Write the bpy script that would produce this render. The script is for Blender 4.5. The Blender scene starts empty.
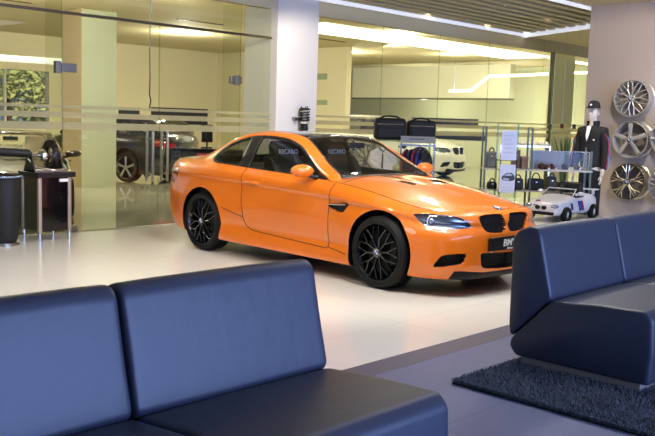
import bpy, bmesh, math, random
import numpy as np
from mathutils import Vector, Matrix
from mathutils.bvhtree import BVHTree
random.seed(7)
PI = math.pi
SC = bpy.context.scene
COL = SC.collection
# ------------------------------------------------------------------ camera
F_PX, YAW, PITCH, ROLL, CAM_H = 865.95, -.8106, -.1108, .0314, 1.5073
def cam_axes():
    a = -YAW; ct, st = math.cos(PITCH), math.sin(PITCH)
    f = Vector((math.sin(a)*ct, math.cos(a)*ct, st)); r = Vector((math.cos(a), -math.sin(a), 0)); u = r.cross(f)
    c, s = math.cos(ROLL), math.sin(ROLL)
    return f, c*r + s*u, -s*r + c*u
CF, CR, CU = cam_axes()
CO = Vector((0, 0, CAM_H))
def ray(px, py): return CF + ((px-327.5)*CR - (py-218.)*CU)/F_PX
def at(px, py, t): return CO + ray(px, py)*t
def atz(px, py, z):
    d = ray(px, py); return CO + d*((z-CAM_H)/d.z)
def atx(px, py, x):
    d = ray(px, py); return CO + d*(x/d.x)
def aty(px, py, y):
    d = ray(px, py); return CO + d*(y/d.y)
cam = bpy.data.objects.new('camera', bpy.data.cameras.new('camera')); COL.objects.link(cam)
m = Matrix((( CR.x, CU.x, -CF.x, CO.x), (CR.y, CU.y, -CF.y, CO.y), (CR.z, CU.z, -CF.z, CO.z), (0, 0, 0, 1)))
cam.matrix_world = m
cam.data.sensor_fit = 'HORIZONTAL'; cam.data.sensor_width = 36; cam.data.lens = F_PX*36/655
cam.data.clip_start = .05; cam.data.clip_end = 300
SC.camera = cam
# ------------------------------------------------------------------ materials
def lin(h):
    h = h.lstrip('#'); o = []
    for i in (0, 2, 4):
        c = int(h[i:i+2], 16)/255
        o.append(c/12.92 if c <= .04045 else ((c+.055)/1.055)**2.4)
    return (*o, 1)
MATS = {}
def mat(name, col, rough=.5, metal=0, coat=0, spec=.5, var=0., vscale=8., bump=0., bscale=60., emit=0., emcol=None, coatr=.03, aniso=None):
    if name in MATS: return MATS[name]
    M = bpy.data.materials.new(name); M.use_nodes = True; nt = M.node_tree; b = nt.nodes['Principled BSDF']
    c = lin(col) if isinstance(col, str) else col
    b.inputs['Base Color'].default_value = c
    b.inputs['Roughness'].default_value = rough; b.inputs['Metallic'].default_value = metal
    b.inputs['Coat Weight'].default_value = coat; b.inputs['Coat Roughness'].default_value = coatr
    b.inputs['Specular IOR Level'].default_value = spec
    if emit:
        b.inputs['Emission Color'].default_value = lin(emcol) if emcol else c
        b.inputs['Emission Strength'].default_value = emit
    if var or bump:
        tc = nt.nodes.new('ShaderNodeTexCoord')
    if var:
        n = nt.nodes.new('ShaderNodeTexNoise'); n.inputs['Scale'].default_value = vscale; n.inputs['Detail'].default_value = 4
        nt.links.new(tc.outputs['Object'], n.inputs['Vector'])
        r = nt.nodes.new('ShaderNodeMapRange'); r.inputs['To Min'].default_value = 1-var; r.inputs['To Max'].default_value = 1+var
        nt.links.new(n.outputs['Fac'], r.inputs['Value'])
        mx = nt.nodes.new('ShaderNodeVectorMath'); mx.operation = 'SCALE'; mx.inputs[0].default_value = c[:3]
        nt.links.new(r.outputs['Result'], mx.inputs['Scale']); nt.links.new(mx.outputs['Vector'], b.inputs['Base Color'])
    if bump:
        n2 = nt.nodes.new('ShaderNodeTexNoise'); n2.inputs['Scale'].default_value = bscale; n2.inputs['Detail'].default_value = 3
        nt.links.new(tc.outputs['Object'], n2.inputs['Vector'])
        bp = nt.nodes.new('ShaderNodeBump'); bp.inputs['Strength'].default_value = bump; bp.inputs['Distance'].default_value = .01
        nt.links.new(n2.outputs['Fac'], bp.inputs['Height']); nt.links.new(bp.outputs['Normal'], b.inputs['Normal'])
    MATS[name] = M
    return M
def glassmat(name, tint, refl=1.0, rough=0.0, ior=1.45):
    if name in MATS: return MATS[name]
    M = bpy.data.materials.new(name); M.use_nodes = True; nt = M.node_tree; nt.nodes.clear()
    o = nt.nodes.new('ShaderNodeOutputMaterial'); mx = nt.nodes.new('ShaderNodeMixShader')
    t = nt.nodes.new('ShaderNodeBsdfTransparent'); t.inputs['Color'].default_value = (*tint, 1)
    g = nt.nodes.new('ShaderNodeBsdfGlossy'); g.inputs['Roughness'].default_value = rough; g.inputs['Color'].default_value = (refl, refl, refl, 1)
    ge = nt.nodes.new('ShaderNodeNewGeometry'); dp = nt.nodes.new('ShaderNodeVectorMath'); dp.operation = 'DOT_PRODUCT'
    nt.links.new(ge.outputs['Incoming'], dp.inputs[0]); nt.links.new(ge.outputs['Normal'], dp.inputs[1])
    def mth(op, a, b=None):
        n = nt.nodes.new('ShaderNodeMath'); n.operation = op; n.use_clamp = op in ('SUBTRACT', 'ADD')
        for i, v in enumerate((a, b)):
            if v is None: continue
            if isinstance(v, (int, float)): n.inputs[i].default_value = v
            else: nt.links.new(v, n.inputs[i])
        return n.outputs[0]
    r0 = 2*((ior-1)/(ior+1))**2                                   # both faces of the pane, Schlick's approximation
    p5 = mth('POWER', mth('SUBTRACT', 1.0, mth('ABSOLUTE', dp.outputs['Value'])), 5.0)
    fac = mth('ADD', mth('MULTIPLY', p5, 1-r0), r0)
    nt.links.new(fac, mx.inputs[0]); nt.links.new(t.outputs[0], mx.inputs[1]); nt.links.new(g.outputs[0], mx.inputs[2])
    nt.links.new(mx.outputs[0], o.inputs[0])
    MATS[name] = M
    return M
def frostmat(name, col, alpha):
    M = bpy.data.materials.new(name); M.use_nodes = True; nt = M.node_tree; nt.nodes.clear()
    o = nt.nodes.new('ShaderNodeOutputMaterial'); mx = nt.nodes.new('ShaderNodeMixShader'); mx.inputs[0].default_value = alpha
    t = nt.nodes.new('ShaderNodeBsdfTransparent'); d = nt.nodes.new('ShaderNodeBsdfDiffuse'); d.inputs['Color'].default_value = lin(col)
    tr = nt.nodes.new('ShaderNodeBsdfTranslucent'); tr.inputs['Color'].default_value = lin(col)
    m2 = nt.nodes.new('ShaderNodeMixShader'); m2.inputs[0].default_value = .6
    nt.links.new(d.outputs[0], m2.inputs[1]); nt.links.new(tr.outputs[0], m2.inputs[2])
    nt.links.new(t.outputs[0], mx.inputs[1]); nt.links.new(m2.outputs[0], mx.inputs[2]); nt.links.new(mx.outputs[0], o.inputs[0])
    MATS[name] = M
    return M
def tilemat(name, col, seam, sx, sy, ox, oy, rough, seamw=.004, var=.02, spec=.5, bump=0., vsc=3., coat=0.):
    """floor tiles: seams on a world grid"""
    M = mat(name, col, rough, var=var, vscale=vsc, spec=spec, bump=bump, bscale=90, coat=coat); nt = M.node_tree; b = nt.nodes['Principled BSDF']
    tc = nt.nodes.new('ShaderNodeTexCoord'); sp = nt.nodes.new('ShaderNodeSeparateXYZ'); nt.links.new(tc.outputs['Object'], sp.inputs[0])
    facs = []
    for ax, s, o in (('X', sx, ox), ('Y', sy, oy)):
        a = nt.nodes.new('ShaderNodeMath'); a.operation = 'SUBTRACT'; nt.links.new(sp.outputs[ax], a.inputs[0]); a.inputs[1].default_value = o - seamw/2
        w = nt.nodes.new('ShaderNodeMath'); w.operation = 'FLOORED_MODULO'; nt.links.new(a.outputs[0], w.inputs[0]); w.inputs[1].default_value = s
        c = nt.nodes.new('ShaderNodeMath'); c.operation = 'LESS_THAN'; nt.links.new(w.outputs[0], c.inputs[0]); c.inputs[1].default_value = seamw
        facs.append(c)
    mxm = nt.nodes.new('ShaderNodeMath'); mxm.operation = 'MAXIMUM'; nt.links.new(facs[0].outputs[0], mxm.inputs[0]); nt.links.new(facs[1].outputs[0], mxm.inputs[1])
    old = b.inputs['Base Color'].links[0].from_socket
    mix = nt.nodes.new('ShaderNodeMix'); mix.data_type = 'RGBA'; nt.links.new(mxm.outputs[0], mix.inputs['Factor'])
    nt.links.new(old, mix.inputs['A']); mix.inputs['B'].default_value = lin(seam)
    nt.links.new(mix.outputs['Result'], b.inputs['Base Color'])
    return M
# ------------------------------------------------------------------ object helpers
def tag(o, label, cat, group=None, kind=None):
    if label: o['label'] = label
    if cat: o['category'] = cat
    if group: o['group'] = group
    if kind: o['kind'] = kind
    return o
def thing(name, label, cat, loc=(0, 0, 0), rz=0, group=None, scale=None):
    o = bpy.data.objects.new(name, None); COL.objects.link(o); o.location = loc; o.rotation_euler = (0, 0, rz)
    o.empty_display_size = .1
    if scale: o.scale = scale
    return tag(o, label, cat, group)
def link(name, me, mats, parent=None):
    o = bpy.data.objects.new(name, me); COL.objects.link(o)
    for m_ in (mats if isinstance(mats, (list, tuple)) else [mats]): me.materials.append(m_)
    if parent is not None: o.parent = parent
    return o
def bm_obj(name, bm, mats, parent=None, smooth=40, bevel=0, seg=2, sub=0):
    me = bpy.data.meshes.new(name)
    if smooth is not None:
        for f in bm.faces: f.smooth = True
    bm.normal_update(); bm.to_mesh(me); bm.free()
    o = link(name, me, mats, parent)
    if smooth is not None and smooth < 180:
        me.set_sharp_from_angle(angle=math.radians(smooth))
    if bevel:
        b = o.modifiers.new('bevel', 'BEVEL'); b.width = bevel; b.segments = seg; b.limit_method = 'ANGLE'; b.angle_limit = math.radians(35)
    if sub:
        s = o.modifiers.new('sub', 'SUBSURF'); s.levels = sub; s.render_levels = sub
    return o
class MB:
    """collects shapes into one mesh"""
    def __init__(s): s.bm = bmesh.new()
    def box(s, lo, hi, mx=None, mi=0):
        x0, y0, z0 = lo; x1, y1, z1 = hi
        vs = [Vector(p) for p in ((x0,y0,z0),(x1,y0,z0),(x1,y1,z0),(x0,y1,z0),(x0,y0,z1),(x1,y0,z1),(x1,y1,z1),(x0,y1,z1))]
        if mx is not None: vs = [mx @ v for v in vs]
        v = [s.bm.verts.new(p) for p in vs]
        for q in ((0,3,2,1),(4,5,6,7),(0,1,5,4),(1,2,6,5),(2,3,7,6),(3,0,4,7)):
            f = s.bm.faces.new([v[i] for i in q]); f.material_index = mi
        return s
    def cyl(s, a, b, r, r2=None, n=16, caps=True, mi=0):
        a, b = Vector(a), Vector(b); r2 = r if r2 is None else r2
        d = (b-a).normalized(); u = d.orthogonal().normalized(); w = d.cross(u)
        A = [s.bm.verts.new(a + r*(math.cos(t)*u + math.sin(t)*w)) for t in (2*PI*i/n for i in range(n))]
        B = [s.bm.verts.new(b + r2*(math.cos(t)*u + math.sin(t)*w)) for t in (2*PI*i/n for i in range(n))]
        for i in range(n):
            s.bm.faces.new((A[i], A[(i+1) % n], B[(i+1) % n], B[i])).material_index = mi
        if caps:
            s.bm.faces.new(A[::-1]).material_index = mi; s.bm.faces.new(B).material_index = mi
        return s
    def tube(s, pts, r, n=8, closed=False, mi=0, caps=True):
        pts = [Vector(p) for p in pts]; N = len(pts); rings = []
        rr = r if isinstance(r, (list, tuple)) else [r]*N
        up = None
        for i, p in enumerate(pts):
            a = pts[(i-1) % N] if (closed or i > 0) else p; b = pts[(i+1) % N] if (closed or i < N-1) else p
            d = (b-a)
            d = d.normalized() if d.length > 1e-9 else Vector((0, 0, 1))
            if up is None: up = d.orthogonal().normalized()
            u = (up - d*up.dot(d))
            u = u.normalized() if u.length > 1e-6 else d.orthogonal().normalized()
            up = u; w = d.cross(u)
            rings.append([s.bm.verts.new(p + rr[i]*(math.cos(t)*u + math.sin(t)*w)) for t in (2*PI*k/n for k in range(n))])
        for i in range(N if closed else N-1):
            A, B = rings[i], rings[(i+1) % N]
            for k in range(n): s.bm.faces.new((A[k], A[(k+1) % n], B[(k+1) % n], B[k])).material_index = mi
        if not closed and caps:
            s.bm.faces.new(rings[0][::-1]).material_index = mi; s.bm.faces.new(rings[-1]).material_index = mi
        return s
    def lathe(s, prof, n=32, mx=None, mi=0, closed=False, cap=False):
        """prof: (r, y) pairs round the Y axis"""
        rings = []
        for r, y in prof:
            ring = []
            for k in range(n):
                t = 2*PI*k/n; p = Vector((r*math.cos(t), y, r*math.sin(t)))
                ring.append(s.bm.verts.new(mx @ p if mx is not None else p))
            rings.append(ring)
        N = len(rings)
        for i in range(N if closed else N-1):
            A, B = rings[i], rings[(i+1) % N]
            for k in range(n): s.bm.faces.new((A[k], B[k], B[(k+1) % n], A[(k+1) % n])).material_index = mi
        if cap:
            s.bm.faces.new(rings[0]).material_index = mi; s.bm.faces.new(rings[-1][::-1]).material_index = mi
        return s
    def ell(s, c, rad, n=16, m=10, mx=None, mi=0):
        rings = []; c = Vector(c)
        for j in range(1, m):
            ph = PI*j/m
            ring = []
            for k in range(n):
                t = 2*PI*k/n
                p = c + Vector((rad[0]*math.sin(ph)*math.cos(t), rad[1]*math.sin(ph)*math.sin(t), rad[2]*math.cos(ph)))
                ring.append(s.bm.verts.new(mx @ p if mx is not None else p))
            rings.append(ring)
        tp = c + Vector((0, 0, rad[2])); bt = c - Vector((0, 0, rad[2]))
        T = s.bm.verts.new(mx @ tp if mx is not None else tp); B = s.bm.verts.new(mx @ bt if mx is not None else bt)
        for i in range(m-2):
            for k in range(n): s.bm.faces.new((rings[i][k], rings[i+1][k], rings[i+1][(k+1) % n], rings[i][(k+1) % n])).material_index = mi
        for k in range(n):
            s.bm.faces.new((T, rings[0][k], rings[0][(k+1) % n])).material_index = mi
            s.bm.faces.new((B, rings[-1][(k+1) % n], rings[-1][k])).material_index = mi
        return s
    def prism(s, poly, lo, hi, mx=None, mi=0, axis='x'):
        """poly of 2-D points extruded along an axis"""
        def P(a, b, t): return Vector((t, a, b)) if axis == 'x' else (Vector((a, t, b)) if axis == 'y' else Vector((a, b, t)))
        A = [P(a, b, lo) for a, b in poly]; B = [P(a, b, hi) for a, b in poly]
        if mx is not None: A = [mx @ p for p in A]; B = [mx @ p for p in B]
        A = [s.bm.verts.new(p) for p in A]; B = [s.bm.verts.new(p) for p in B]; n = len(A)
        fs = [s.bm.faces.new(A[::-1]), s.bm.faces.new(B)]
        for i in range(n): fs.append(s.bm.faces.new((A[i], A[(i+1) % n], B[(i+1) % n], B[i])))
        for f in fs: f.material_index = mi
        return s
    def quad(s, pts, mi=0):
        f = s.bm.faces.new([s.bm.verts.new(Vector(p)) for p in pts]); f.material_index = mi
        return s
    def fix(s):
        bmesh.ops.recalc_face_normals(s.bm, faces=s.bm.faces); return s
    def out(s, name, mats, parent=None, **k):
        s.fix(); return bm_obj(name, s.bm, mats, parent, **k)
def text(name, body, size, mx, m_, parent, depth=.002, align='CENTER', xs=1.0, shear=0):
    cu = bpy.data.curves.new(name, 'FONT'); cu.body = body; cu.size = size; cu.extrude = depth; cu.align_x = align; cu.align_y = 'CENTER'; cu.shear = shear
    cu.offset = size*.018
    tmp = bpy.data.objects.new(name+'_tmp', cu); COL.objects.link(tmp)
    dg = bpy.context.evaluated_depsgraph_get()
    me = bpy.data.meshes.new_from_object(tmp.evaluated_get(dg)); bpy.data.objects.remove(tmp)
    me.transform(mx @ Matrix.Diagonal((xs, 1, 1, 1))); me.materials.clear(); me.name = name
    return link(name, me, m_, parent)
def frame(o, x, z):
    """matrix whose local x, (y = z cross x), z are given directions"""
    x = Vector(x).normalized(); z = Vector(z).normalized(); y = z.cross(x).normalized(); x = y.cross(z)
    return Matrix(((x.x, y.x, z.x, o[0]), (x.y, y.y, z.y, o[1]), (x.z, y.z, z.z, o[2]), (0, 0, 0, 1)))
def copy_tree(o, parent=None):
    c = o.copy(); COL.objects.link(c)
    if parent is not None: c.parent = parent
    for ch in list(o.children): copy_tree(ch, c)
    return c
def struct(o): o['kind'] = 'structure'; return o
# ------------------------------------------------------------------ the cars
def pchip(xs, ys, x):
    xs = np.asarray(xs, float); ys = np.asarray(ys, float)
    if xs[0] > xs[-1]: xs = xs[::-1]; ys = ys[::-1]
    h = np.diff(xs); d = np.diff(ys)/h; n = len(xs); m_ = np.zeros(n)
    for i in range(1, n-1):
        if d[i-1]*d[i] > 0:
            w1 = 2*h[i]+h[i-1]; w2 = h[i]+2*h[i-1]; m_[i] = (w1+w2)/(w1/d[i-1]+w2/d[i])
    m_[0] = d[0]; m_[-1] = d[-1]
    x = np.clip(np.asarray(x, float), xs[0], xs[-1]); i = np.clip(np.searchsorted(xs, x)-1, 0, n-2)
    t = (x-xs[i])/h[i]
    return ((1+2*t)*(1-t)**2*ys[i] + t*(1-t)**2*h[i]*m_[i] + t*t*(3-2*t)*ys[i+1] + t*t*(t-1)*h[i]*m_[i+1])
def catmull(P, per, alpha=.5):
    """centripetal Catmull-Rom through rows of P (n, 3)"""
    P = np.asarray(P, float); Q = np.vstack([2*P[0]-P[1], P, 2*P[-1]-P[-2]]); out = []
    for i in range(1, len(Q)-2):
        p0, p1, p2, p3 = Q[i-1:i+3]
        e = lambda a, b: max(np.linalg.norm(b-a), 1e-5)**alpha
        t0 = 0; t1 = t0+e(p0, p1); t2 = t1+e(p1, p2); t3 = t2+e(p2, p3)
        for k in range(per):
            t = t1+(t2-t1)*k/per
            a1 = (t1-t)/(t1-t0)*p0+(t-t0)/(t1-t0)*p1; a2 = (t2-t)/(t2-t1)*p1+(t-t1)/(t2-t1)*p2; a3 = (t3-t)/(t3-t2)*p2+(t-t2)/(t3-t2)*p3
            b1 = (t2-t)/(t2-t0)*a1+(t-t0)/(t2-t0)*a2; b2 = (t3-t)/(t3-t1)*a2+(t-t1)/(t3-t1)*a3
            out.append((t2-t)/(t2-t1)*b1+(t-t1)/(t2-t1)*b2)
    out.append(P[-1]); return np.array(out)
def natspline(t, Y, tt):
    """natural cubic spline, columns of Y"""
    t = np.asarray(t, float); Y = np.asarray(Y, float); n = len(t); h = np.diff(t)
    A = np.eye(n); B = np.zeros_like(Y)
    for i in range(1, n-1):
        A[i, i-1:i+2] = (h[i-1], 2*(h[i-1]+h[i]), h[i]); B[i] = 6*((Y[i+1]-Y[i])/h[i]-(Y[i]-Y[i-1])/h[i-1])
    # symmetric ends (y = 0 plane): clamp x slope to zero
    M_ = np.linalg.solve(A, B)
    i = np.clip(np.searchsorted(t, tt)-1, 0, n-2); a = (t[i+1]-tt)/h[i]; b = (tt-t[i])/h[i]
    a = a[:, None]; b = b[:, None]; hh = h[i][:, None]
    return a*Y[i]+b*Y[i+1]+((a**3-a)*M_[i]+(b**3-b)*M_[i+1])*hh*hh/6
# belt lines, front centre -> side -> rear centre: (x, half width y, z)
XS = [0, -.25, -.5, -.8, -1.3, -1.9, -2.3, -2.55, -2.76, -3.0, -3.25]
def side(front, ys, zs, rear): return front + [(x, y, z) for x, y, z in zip(XS, ys, zs)] + rear
L_H = side([(.70,0,.757),(.695,.25,.757),(.665,.45,.753),(.58,.585,.75),(.45,.665,.752),(.32,.705,.767),(.18,.732,.792)],
           [.748,.757,.768,.787,.80,.805,.80,.788,.768,.738,.70], [.828,.872,.906,.934,.955,.976,.992,1.002,1.01,1.016,1.018],
           [(-3.5,.65,1.008),(-3.66,.57,1.004),(-3.745,.42,1.01),(-3.785,.22,1.016),(-3.795,0,1.018)])
L_F = side([(.785,0,.66),(.776,.25,.66),(.74,.46,.66),(.66,.605,.665),(.53,.705,.675),(.38,.778,.69),(.2,.832,.715)],
           [.866,.868,.866,.868,.873,.878,.882,.884,.88,.865,.832], [.745,.765,.785,.802,.822,.842,.855,.862,.864,.864,.862],
           [(-3.5,.775,.86),(-3.68,.67,.86),(-3.78,.47,.865),(-3.825,.24,.87),(-3.835,0,.872)])
L_G = [((f[0]+h[0])/2+.012*(1 if i < 4 else 0)-.0*(i > 18), (f[1]+h[1])/2+(.022 if 3 < i < 20 else .008), (f[2]*.45+h[2]*.55)) for i, (f, h) in enumerate(zip(L_F, L_H))]
L_G[0] = (.762,0,.722); L_G[1] = (.755,.25,.722); L_G[2] = (.718,.46,.72); L_G[3] = (.635,.605,.722)
L_E = side([(.802,0,.55),(.796,.25,.55),(.768,.47,.55),(.70,.625,.55),(.59,.735,.555),(.435,.815,.56),(.22,.87,.575)],
           [.897,.890,.870,.870,.878,.883,.892,.900,.902,.895,.865], [.60,.60,.60,.60,.60,.60,.60,.61,.62,.62,.61],
           [(-3.5,.80,.60),(-3.70,.69,.60),(-3.80,.48,.6),(-3.845,.24,.6),(-3.855,0,.6)])
L_D = side([(.812,0,.42),(.806,.25,.42),(.78,.47,.42),(.715,.63,.42),(.605,.748,.42),(.445,.828,.42),(.22,.877,.42)],
           [.897,.888,.864,.860,.863,.868,.884,.898,.902,.893,.86], [.42]*11,
           [(-3.5,.79,.42),(-3.69,.68,.42),(-3.79,.47,.42),(-3.83,.24,.42),(-3.84,0,.42)])
L_C = side([(.815,0,.29),(.808,.25,.29),(.782,.47,.29),(.72,.63,.29),(.61,.748,.29),(.448,.826,.29),(.22,.872,.29)],
           [.893,.884,.862,.858,.860,.865,.880,.893,.897,.888,.85], [.30]*11,
           [(-3.5,.78,.32),(-3.66,.67,.32),(-3.76,.46,.32),(-3.80,.24,.32),(-3.81,0,.32)])
L_B = side([(.795,0,.165),(.788,.25,.165),(.762,.46,.165),(.70,.615,.168),(.59,.73,.17),(.43,.808,.17),(.21,.85,.17)],
           [.872,.876,.872,.868,.868,.872,.876,.875,.875,.862,.82], [.165,.165,.165,.165,.165,.165,.165,.17,.175,.185,.195],
           [(-3.45,.75,.20),(-3.58,.64,.20),(-3.66,.45,.205),(-3.69,.23,.21),(-3.70,0,.21)])
L_B2 = [(x*1.0, y*1.0, z+.065) if False else (x, y, z) for x, y, z in L_B]
L_S = [(c[0]*.55+b[0]*.45, (c[1]*.55+b[1]*.45)+(.010 if 8 <= i <= 14 else .004), c[2]*.5+b[2]*.5) for i, (c, b) in enumerate(zip(L_C, L_B))]
L_F2 = [(f[0], f[1]-(.011 if 8 <= i <= 17 else .003), f[2]-.035) for i, f in enumerate(L_F)]
L_C2 = [(c[0]*.6+d_[0]*.4, c[1]*.6+d_[1]*.4-(.012 if 9 <= i <= 13 else 0), c[2]*.6+d_[2]*.4) for i, (c, d_) in enumerate(zip(L_C, L_D))]
L_A = [(x-(.10 if i < 4 else 0)+(.12 if i > 18 else 0), max(0, y-.14) if 0 < y else 0, z-.005) for i, (x, y, z) in enumerate(L_B)]
KX = [-.70,-.95,-1.17,-1.39,-1.6,-1.9,-2.3,-2.5,-2.84,-3.0,-3.2]
G_T2 = ([.765,.745,.690,.650,.632,.625,.637,.660,.680,.675,.662], [.945,1.04,1.165,1.272,1.318,1.338,1.30,1.242,1.10,1.052,1.030])
G_T3 = ([.725,.675,.620,.585,.575,.570,.575,.592,.612,.615,.610], [.958,1.062,1.187,1.300,1.350,1.372,1.340,1.288,1.152,1.085,1.036])
G_T4 = ([.665,.600,.540,.500,.490,.480,.490,.510,.535,.540,.545], [.970,1.084,1.207,1.322,1.370,1.389,1.359,1.312,1.185,1.110,1.040])
G_T5 = ([.34,.31,.28,.26,.255,.25,.255,.262,.275,.28,.285], [.985,1.114,1.234,1.341,1.382,1.396,1.369,1.326,1.202,1.124,1.044])
G_T6 = ([0]*11, [.99,1.124,1.243,1.348,1.386,1.399,1.372,1.330,1.207,1.128,1.046])
KW = [-.70,-.95,-1.17,-1.39,-1.6,-1.9,-2.3,-2.7,-3.1,-3.4,-3.60]
W_T2 = ([.765,.745,.690,.650,.632,.625,.63,.64,.65,.66,.655], [.945,1.04,1.165,1.272,1.33,1.36,1.36,1.345,1.31,1.22,1.06])
W_T3 = ([.725,.675,.620,.585,.575,.570,.575,.58,.59,.605,.61], [.958,1.062,1.187,1.300,1.365,1.395,1.40,1.39,1.36,1.27,1.08])
W_T4 = ([.665,.600,.540,.500,.490,.480,.49,.50,.51,.53,.54], [.970,1.084,1.207,1.322,1.385,1.415,1.425,1.415,1.385,1.29,1.10])
W_T5 = ([.34,.31,.28,.26,.255,.25,.255,.262,.265,.28,.285], [.985,1.114,1.234,1.341,1.40,1.43,1.437,1.43,1.40,1.31,1.12])
W_T6 = ([0]*11, [.99,1.124,1.243,1.348,1.405,1.435,1.44,1.433,1.403,1.315,1.125])
HOODX = [.70,.6,.5,.35,.2,0,-.3,-.55,-.67]; HOODZ = [.757,.789,.811,.84,.868,.902,.944,.968,.976]
DECKX = [-3.20,-3.4,-3.6,-3.79]; DECKZ = [1.046,1.040,1.040,1.018]; WDX = [-3.60,-3.66,-3.72,-3.79]; WDZ = [1.125,1.06,1.035,1.018]
FR = [.93,.85,.75,.62,.34,0]
SHADE_MID = .45
def shell_grid(wagon=False, per_u=5, per_v=5):
    lines = [L_A, L_B, L_S, L_C, L_C2, L_D, L_E, L_F2, L_F, L_G, L_H]
    base = np.array(L_E); t = np.concatenate([[0], np.cumsum(np.linalg.norm(np.diff(base, axis=0), axis=1))])
    tt = np.concatenate([np.linspace(t[i], t[i+1], per_u, endpoint=False) for i in range(len(t)-1)] + [[t[-1]]])
    # subdivide long side spans more
    mid = (tt[:-1]+tt[1:])/2; tt = np.sort(np.concatenate([tt, mid]))
    B = []
    for l in lines:
        Y = np.array(l, float)
        # mirror ends so that the lines cross y = 0 squarely
        e = 3; m0 = Y[1:e+1][::-1]*[1, -1, 1]; m1 = Y[-e-1:-1][::-1]*[1, -1, 1]
        t2 = np.concatenate([-t[1:e+1][::-1], t, 2*t[-1]-t[-e-1:-1][::-1]])
        V = natspline(t2, np.vstack([m0, Y, m1]), tt); V[0, 1] = 0; V[-1, 1] = 0; V[:, 1] = np.maximum(V[:, 1], 0)
        B.append(V)
    H = B[-1]; x = H[:, 0]; yH = H[:, 1]; zH = H[:, 2]
    K = KW if wagon else KX; DX, DZ = (WDX, WDZ) if wagon else (DECKX, DECKZ)
    tabs = (W_T2, W_T3, W_T4, W_T5, W_T6) if wagon else (G_T2, G_T3, G_T4, G_T5, G_T6)
    ends = [(-.74, -3.14), (-.73, -3.16), (-.72, -3.17), (-.68, -3.20), (-.665, -3.21)]
    if wagon: ends = [(-.74, -3.56), (-.73, -3.58), (-.72, -3.60), (-.68, -3.63), (-.665, -3.64)]
    T = []
    zc_h = pchip(HOODX, HOODZ, x); zc_d = pchip(DX, DZ, x)
    for j in range(1, 6):
        ty, tz = tabs[j-1]; fr = FR[j]; y = np.zeros_like(x); z = np.zeros_like(x); c0, c1 = ends[j-1]
        for i, xi in enumerate(x):
            g = fr**3.0
            if xi > c0:
                zz = zc_h[i]-(zc_h[i]-zH[i])*g; yy = fr*yH[i]
                d = max(0, min(1, (.62-xi)/.35)); r_ = yy/.34
                zz += .012*d*math.exp(-(r_-1)**2*3)
                if xi > c0: hood = (yy, zz)
                # blend lateral position toward the greenhouse table near the cowl
                w = max(0, min(1, (-xi-.25)/.45)); w = w*w*(3-2*w)
                yt = float(pchip(K, ty, -.70)); yy = yy*(1-w)+yt*w
                y[i], z[i] = yy, zz
                if w > 0:
                    gg = (yy/yH[i])**3.0; z[i] = zc_h[i]-(zc_h[i]-zH[i])*gg + .012*d*math.exp(-(yy/.34-1)**2*3)
            elif xi > c1:
                y[i] = pchip(K, ty, xi); z[i] = pchip(K, tz, xi)
            else:
                w = max(0, min(1, (c1-xi)/.3)); w = w*w*(3-2*w)
                yt = float(pchip(K, ty, K[-1]))
                y[i] = min(yt, 1e9)*(1-w)+fr*yH[i]*w
                y[i] = min(y[i], yH[i]*(.985 if fr > .8 else max(fr, .02)+.10*(1-w)) if yH[i] > .02 else fr*yH[i])
                gg = (y[i]/max(yH[i], 1e-4))**3.0
                z[i] = zc_d[i]-(zc_d[i]-zH[i])*gg
            if fr == 0: y[i] = 0
        T.append(np.stack([x, y, z], 1))
    T2 = T[0]; T1 = np.stack([x, yH*.52+T2[:, 1]*.48, zH*.52+T2[:, 2]*.48], 1)
    bul = np.clip((T2[:, 2]-zH)/.3, 0, 1)*.010; T1[:, 1] += bul
    allL = B + [T1] + T
    rows = []
    for i in range(len(tt)):
        P = np.array([l[i] for l in allL]); P[0 if False else slice(None)] = P
        rows.append(catmull(P, per_v))
    return np.array(rows)           # (u, v, 3), y >= 0
def smooth_poly(poly, n=4):
    P = np.array([(a, b, 0) for a, b in poly], float); N = len(P); out = []
    Q = np.vstack([P[-1], P, P[0], P[1]])
    for i in range(N):
        p0, p1, p2, p3 = Q[i:i+4]
        for k in range(n):
            t = k/n
            out.append(.5*((2*p1)+(-p0+p2)*t+(2*p0-5*p1+4*p2-p3)*t*t+(-p0+3*p1-3*p2+p3)*t**3))
    return [(float(a), float(b)) for a, b, _ in out]
def inside(p, poly):
    x, y = p; c = False; n = len(poly); j = n-1
    for i in range(n):
        xi, yi = poly[i]; xj, yj = poly[j]
        if (yi > y) != (yj > y) and x < (xj-xi)*(y-yi)/(yj-yi)+xi: c = not c
        j = i
    return c
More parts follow.
